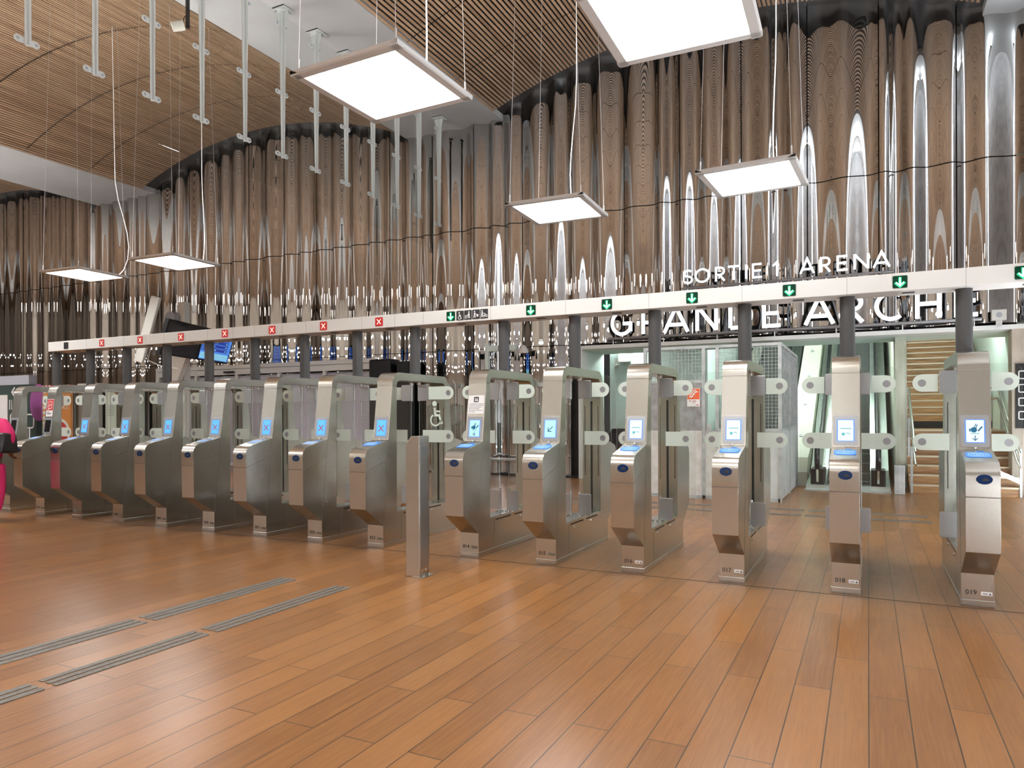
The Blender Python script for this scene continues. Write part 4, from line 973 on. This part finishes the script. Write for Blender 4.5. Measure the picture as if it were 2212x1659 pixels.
# ---------------------------------------------------------------- person in pink walking out of the frame, left
def person(px, py, rz):
    t = thing('person', 'person in pink clothes with a black shoulder bag, cut by the left edge', 'person', (px, py, 0), rz)
    def skin(name, pts, edges_, m, parent, sub=2):
        me = bpy.data.meshes.new(name); me.from_pydata([p[0] for p in pts], edges_, []); me.materials.append(m)
        o = bpy.data.objects.new(name, me); COL.objects.link(o); o.parent = parent
        md = o.modifiers.new('skin', 'SKIN'); md.use_smooth_shade = True
        for i, p in enumerate(pts): me.skin_vertices[0].data[i].radius = p[1] if isinstance(p[1], tuple) else (p[1], p[1])
        me.skin_vertices[0].data[0].use_root = True
        s_ = o.modifiers.new('sub', 'SUBSURF'); s_.levels = sub; s_.render_levels = sub
        return o
    # x right, y forward (walking), z up
    b = [((0, 0, .95), (.15, .11)), ((0, .01, 1.15), (.125, .095)), ((0, 0, 1.35), (.155, .10)), ((0, .0, 1.47), (.07, .06)), ((0, .02, 1.56), (.055, .055)), ((0, .04, 1.66), (.075, .09)), ((0, .04, 1.75), (.06, .07)),
         ((.19, -.01, 1.41), .055), ((.27, -.07, 1.14), .042), ((.24, .10, .98), .034), ((.23, .17, .93), .03),
         ((-.19, .01, 1.41), .055), ((-.25, .08, 1.15), .042), ((-.20, .28, 1.06), .034), ((-.19, .35, 1.05), .03),
         ((.10, -.02, .88), .095), ((.11, .0, .50), .062), ((.11, -.22, .14), .042), ((.11, -.13, .035), .035),
         ((-.10, .02, .88), .095), ((-.11, .17, .49), .062), ((-.11, .20, .10), .042), ((-.11, .32, .035), .032)]
    e = [(0, 1), (1, 2), (2, 3), (3, 4), (4, 5), (5, 6), (2, 7), (7, 8), (8, 9), (9, 10), (2, 11), (11, 12), (12, 13), (13, 14), (0, 15), (15, 16), (16, 17), (17, 18), (0, 19), (19, 20), (20, 21), (21, 22)]
    skin('body', b, e, skin_m, t)
    for s, w in ((1, b[10][0]), (-1, b[14][0])):
        w = Vector(w)
        for k in range(4):
            base = w + Vector((-.024 + .016 * k, .03, -.005)); L = (.075, .085, .08, .065)[k]
            skin('finger', [(tuple(base), .009), (tuple(base + Vector((0, L * .55, -.012))), .0085), (tuple(base + Vector((0, L * .9, -.04))), .0075)], [(0, 1), (1, 2)], skin_m, t, 1)
        skin('thumb', [(tuple(w + Vector((-s * .02, 0, .0))), .011), (tuple(w + Vector((-s * .045, .035, .005))), .0095), (tuple(w + Vector((-s * .045, .065, -.01))), .008)], [(0, 1), (1, 2)], skin_m, t, 1)
    obj('eye', MB().cyl((-.032, .122, 1.69), (-.032, .128, 1.69), .011, n=10).cyl((.032, .122, 1.69), (.032, .128, 1.69), .011, n=10), white_ink, t)
    obj('mouth', MB().box((-.024, .112, 1.612), (.024, .122, 1.62)), redp, t)
    obj('nose', MB().cyl((0, .115, 1.69), (0, .143, 1.645), .008, .016, 8), skin_m, t, 50)
    obj('ear', MB().cyl((.078, .03, 1.665), (.092, .025, 1.665), .03, .024, 12).cyl((-.078, .03, 1.665), (-.092, .025, 1.665), .03, .024, 12), skin_m, t, 50)
    skin('hair', [((0, .015, 1.76), (.085, .085)), ((0, -.045, 1.70), (.088, .07)), ((0, -.06, 1.58), (.075, .05)), ((0, -.065, 1.50), (.06, .035))], [(0, 1), (1, 2), (2, 3)], hair_m, t)
    # loose pink top with wide sleeves, wide trousers
    skin('top', [((0, 0, .76), (.215, .17)), ((0, 0, 1.10), (.175, .14)), ((0, -.005, 1.33), (.185, .13)), ((0, -.005, 1.46), (.10, .085)), ((.20, -.01, 1.42), (.085, .085)), ((.29, -.07, 1.24), (.105, .10)), ((.285, -.06, 1.08), (.075, .075)),
                 ((-.20, .01, 1.42), (.085, .085)), ((-.27, .05, 1.24), (.10, .095)), ((-.26, .09, 1.10), (.07, .07))],
         [(0, 1), (1, 2), (2, 3), (2, 4), (4, 5), (5, 6), (2, 7), (7, 8), (8, 9)], pink, t)
    skin('trousers', [((0, 0, .95), (.185, .145)), ((.11, -.03, .75), (.13, .12)), ((.115, -.02, .45), (.12, .115)), ((.115, -.20, .12), (.135, .125)), ((-.11, .05, .75), (.13, .12)), ((-.115, .16, .45), (.12, .115)), ((-.115, .18, .12), (.135, .12))],
         [(0, 1), (1, 2), (2, 3), (0, 4), (4, 5), (5, 6)], pink, t)
    for s, yy in ((1, -.17), (-1, .26)):
        obj('shoe', MB().prism([(-.13, 0), (.15, 0), (.15, .035), (.03, .085), (-.12, .095)], 'x', s * .11 - .045, s * .11 + .045, Matrix.Translation((0, yy, 0))), leather, t, 60, .015)
    return t
PX, PY = -11.42, 5.85
person(PX, PY, R_(38))
hb = thing('handbag', 'black leather handbag held under the arm of the person in pink', 'handbag', (PX + .20, PY - .02, .0), R_(38))
obj('bag_body', MB().prism([(-.24, 1.0), (.27, .98), (.20, 1.27), (-.16, 1.29)], 'x', .05, .20), leather, hb, 60, .03)
obj('bag_strap', MB().tube([(.08, -.10, 1.25), (.03, -.07, 1.40), (-.02, 0, 1.50), (.03, .09, 1.40), (.08, .16, 1.24)], .012), leather, hb)
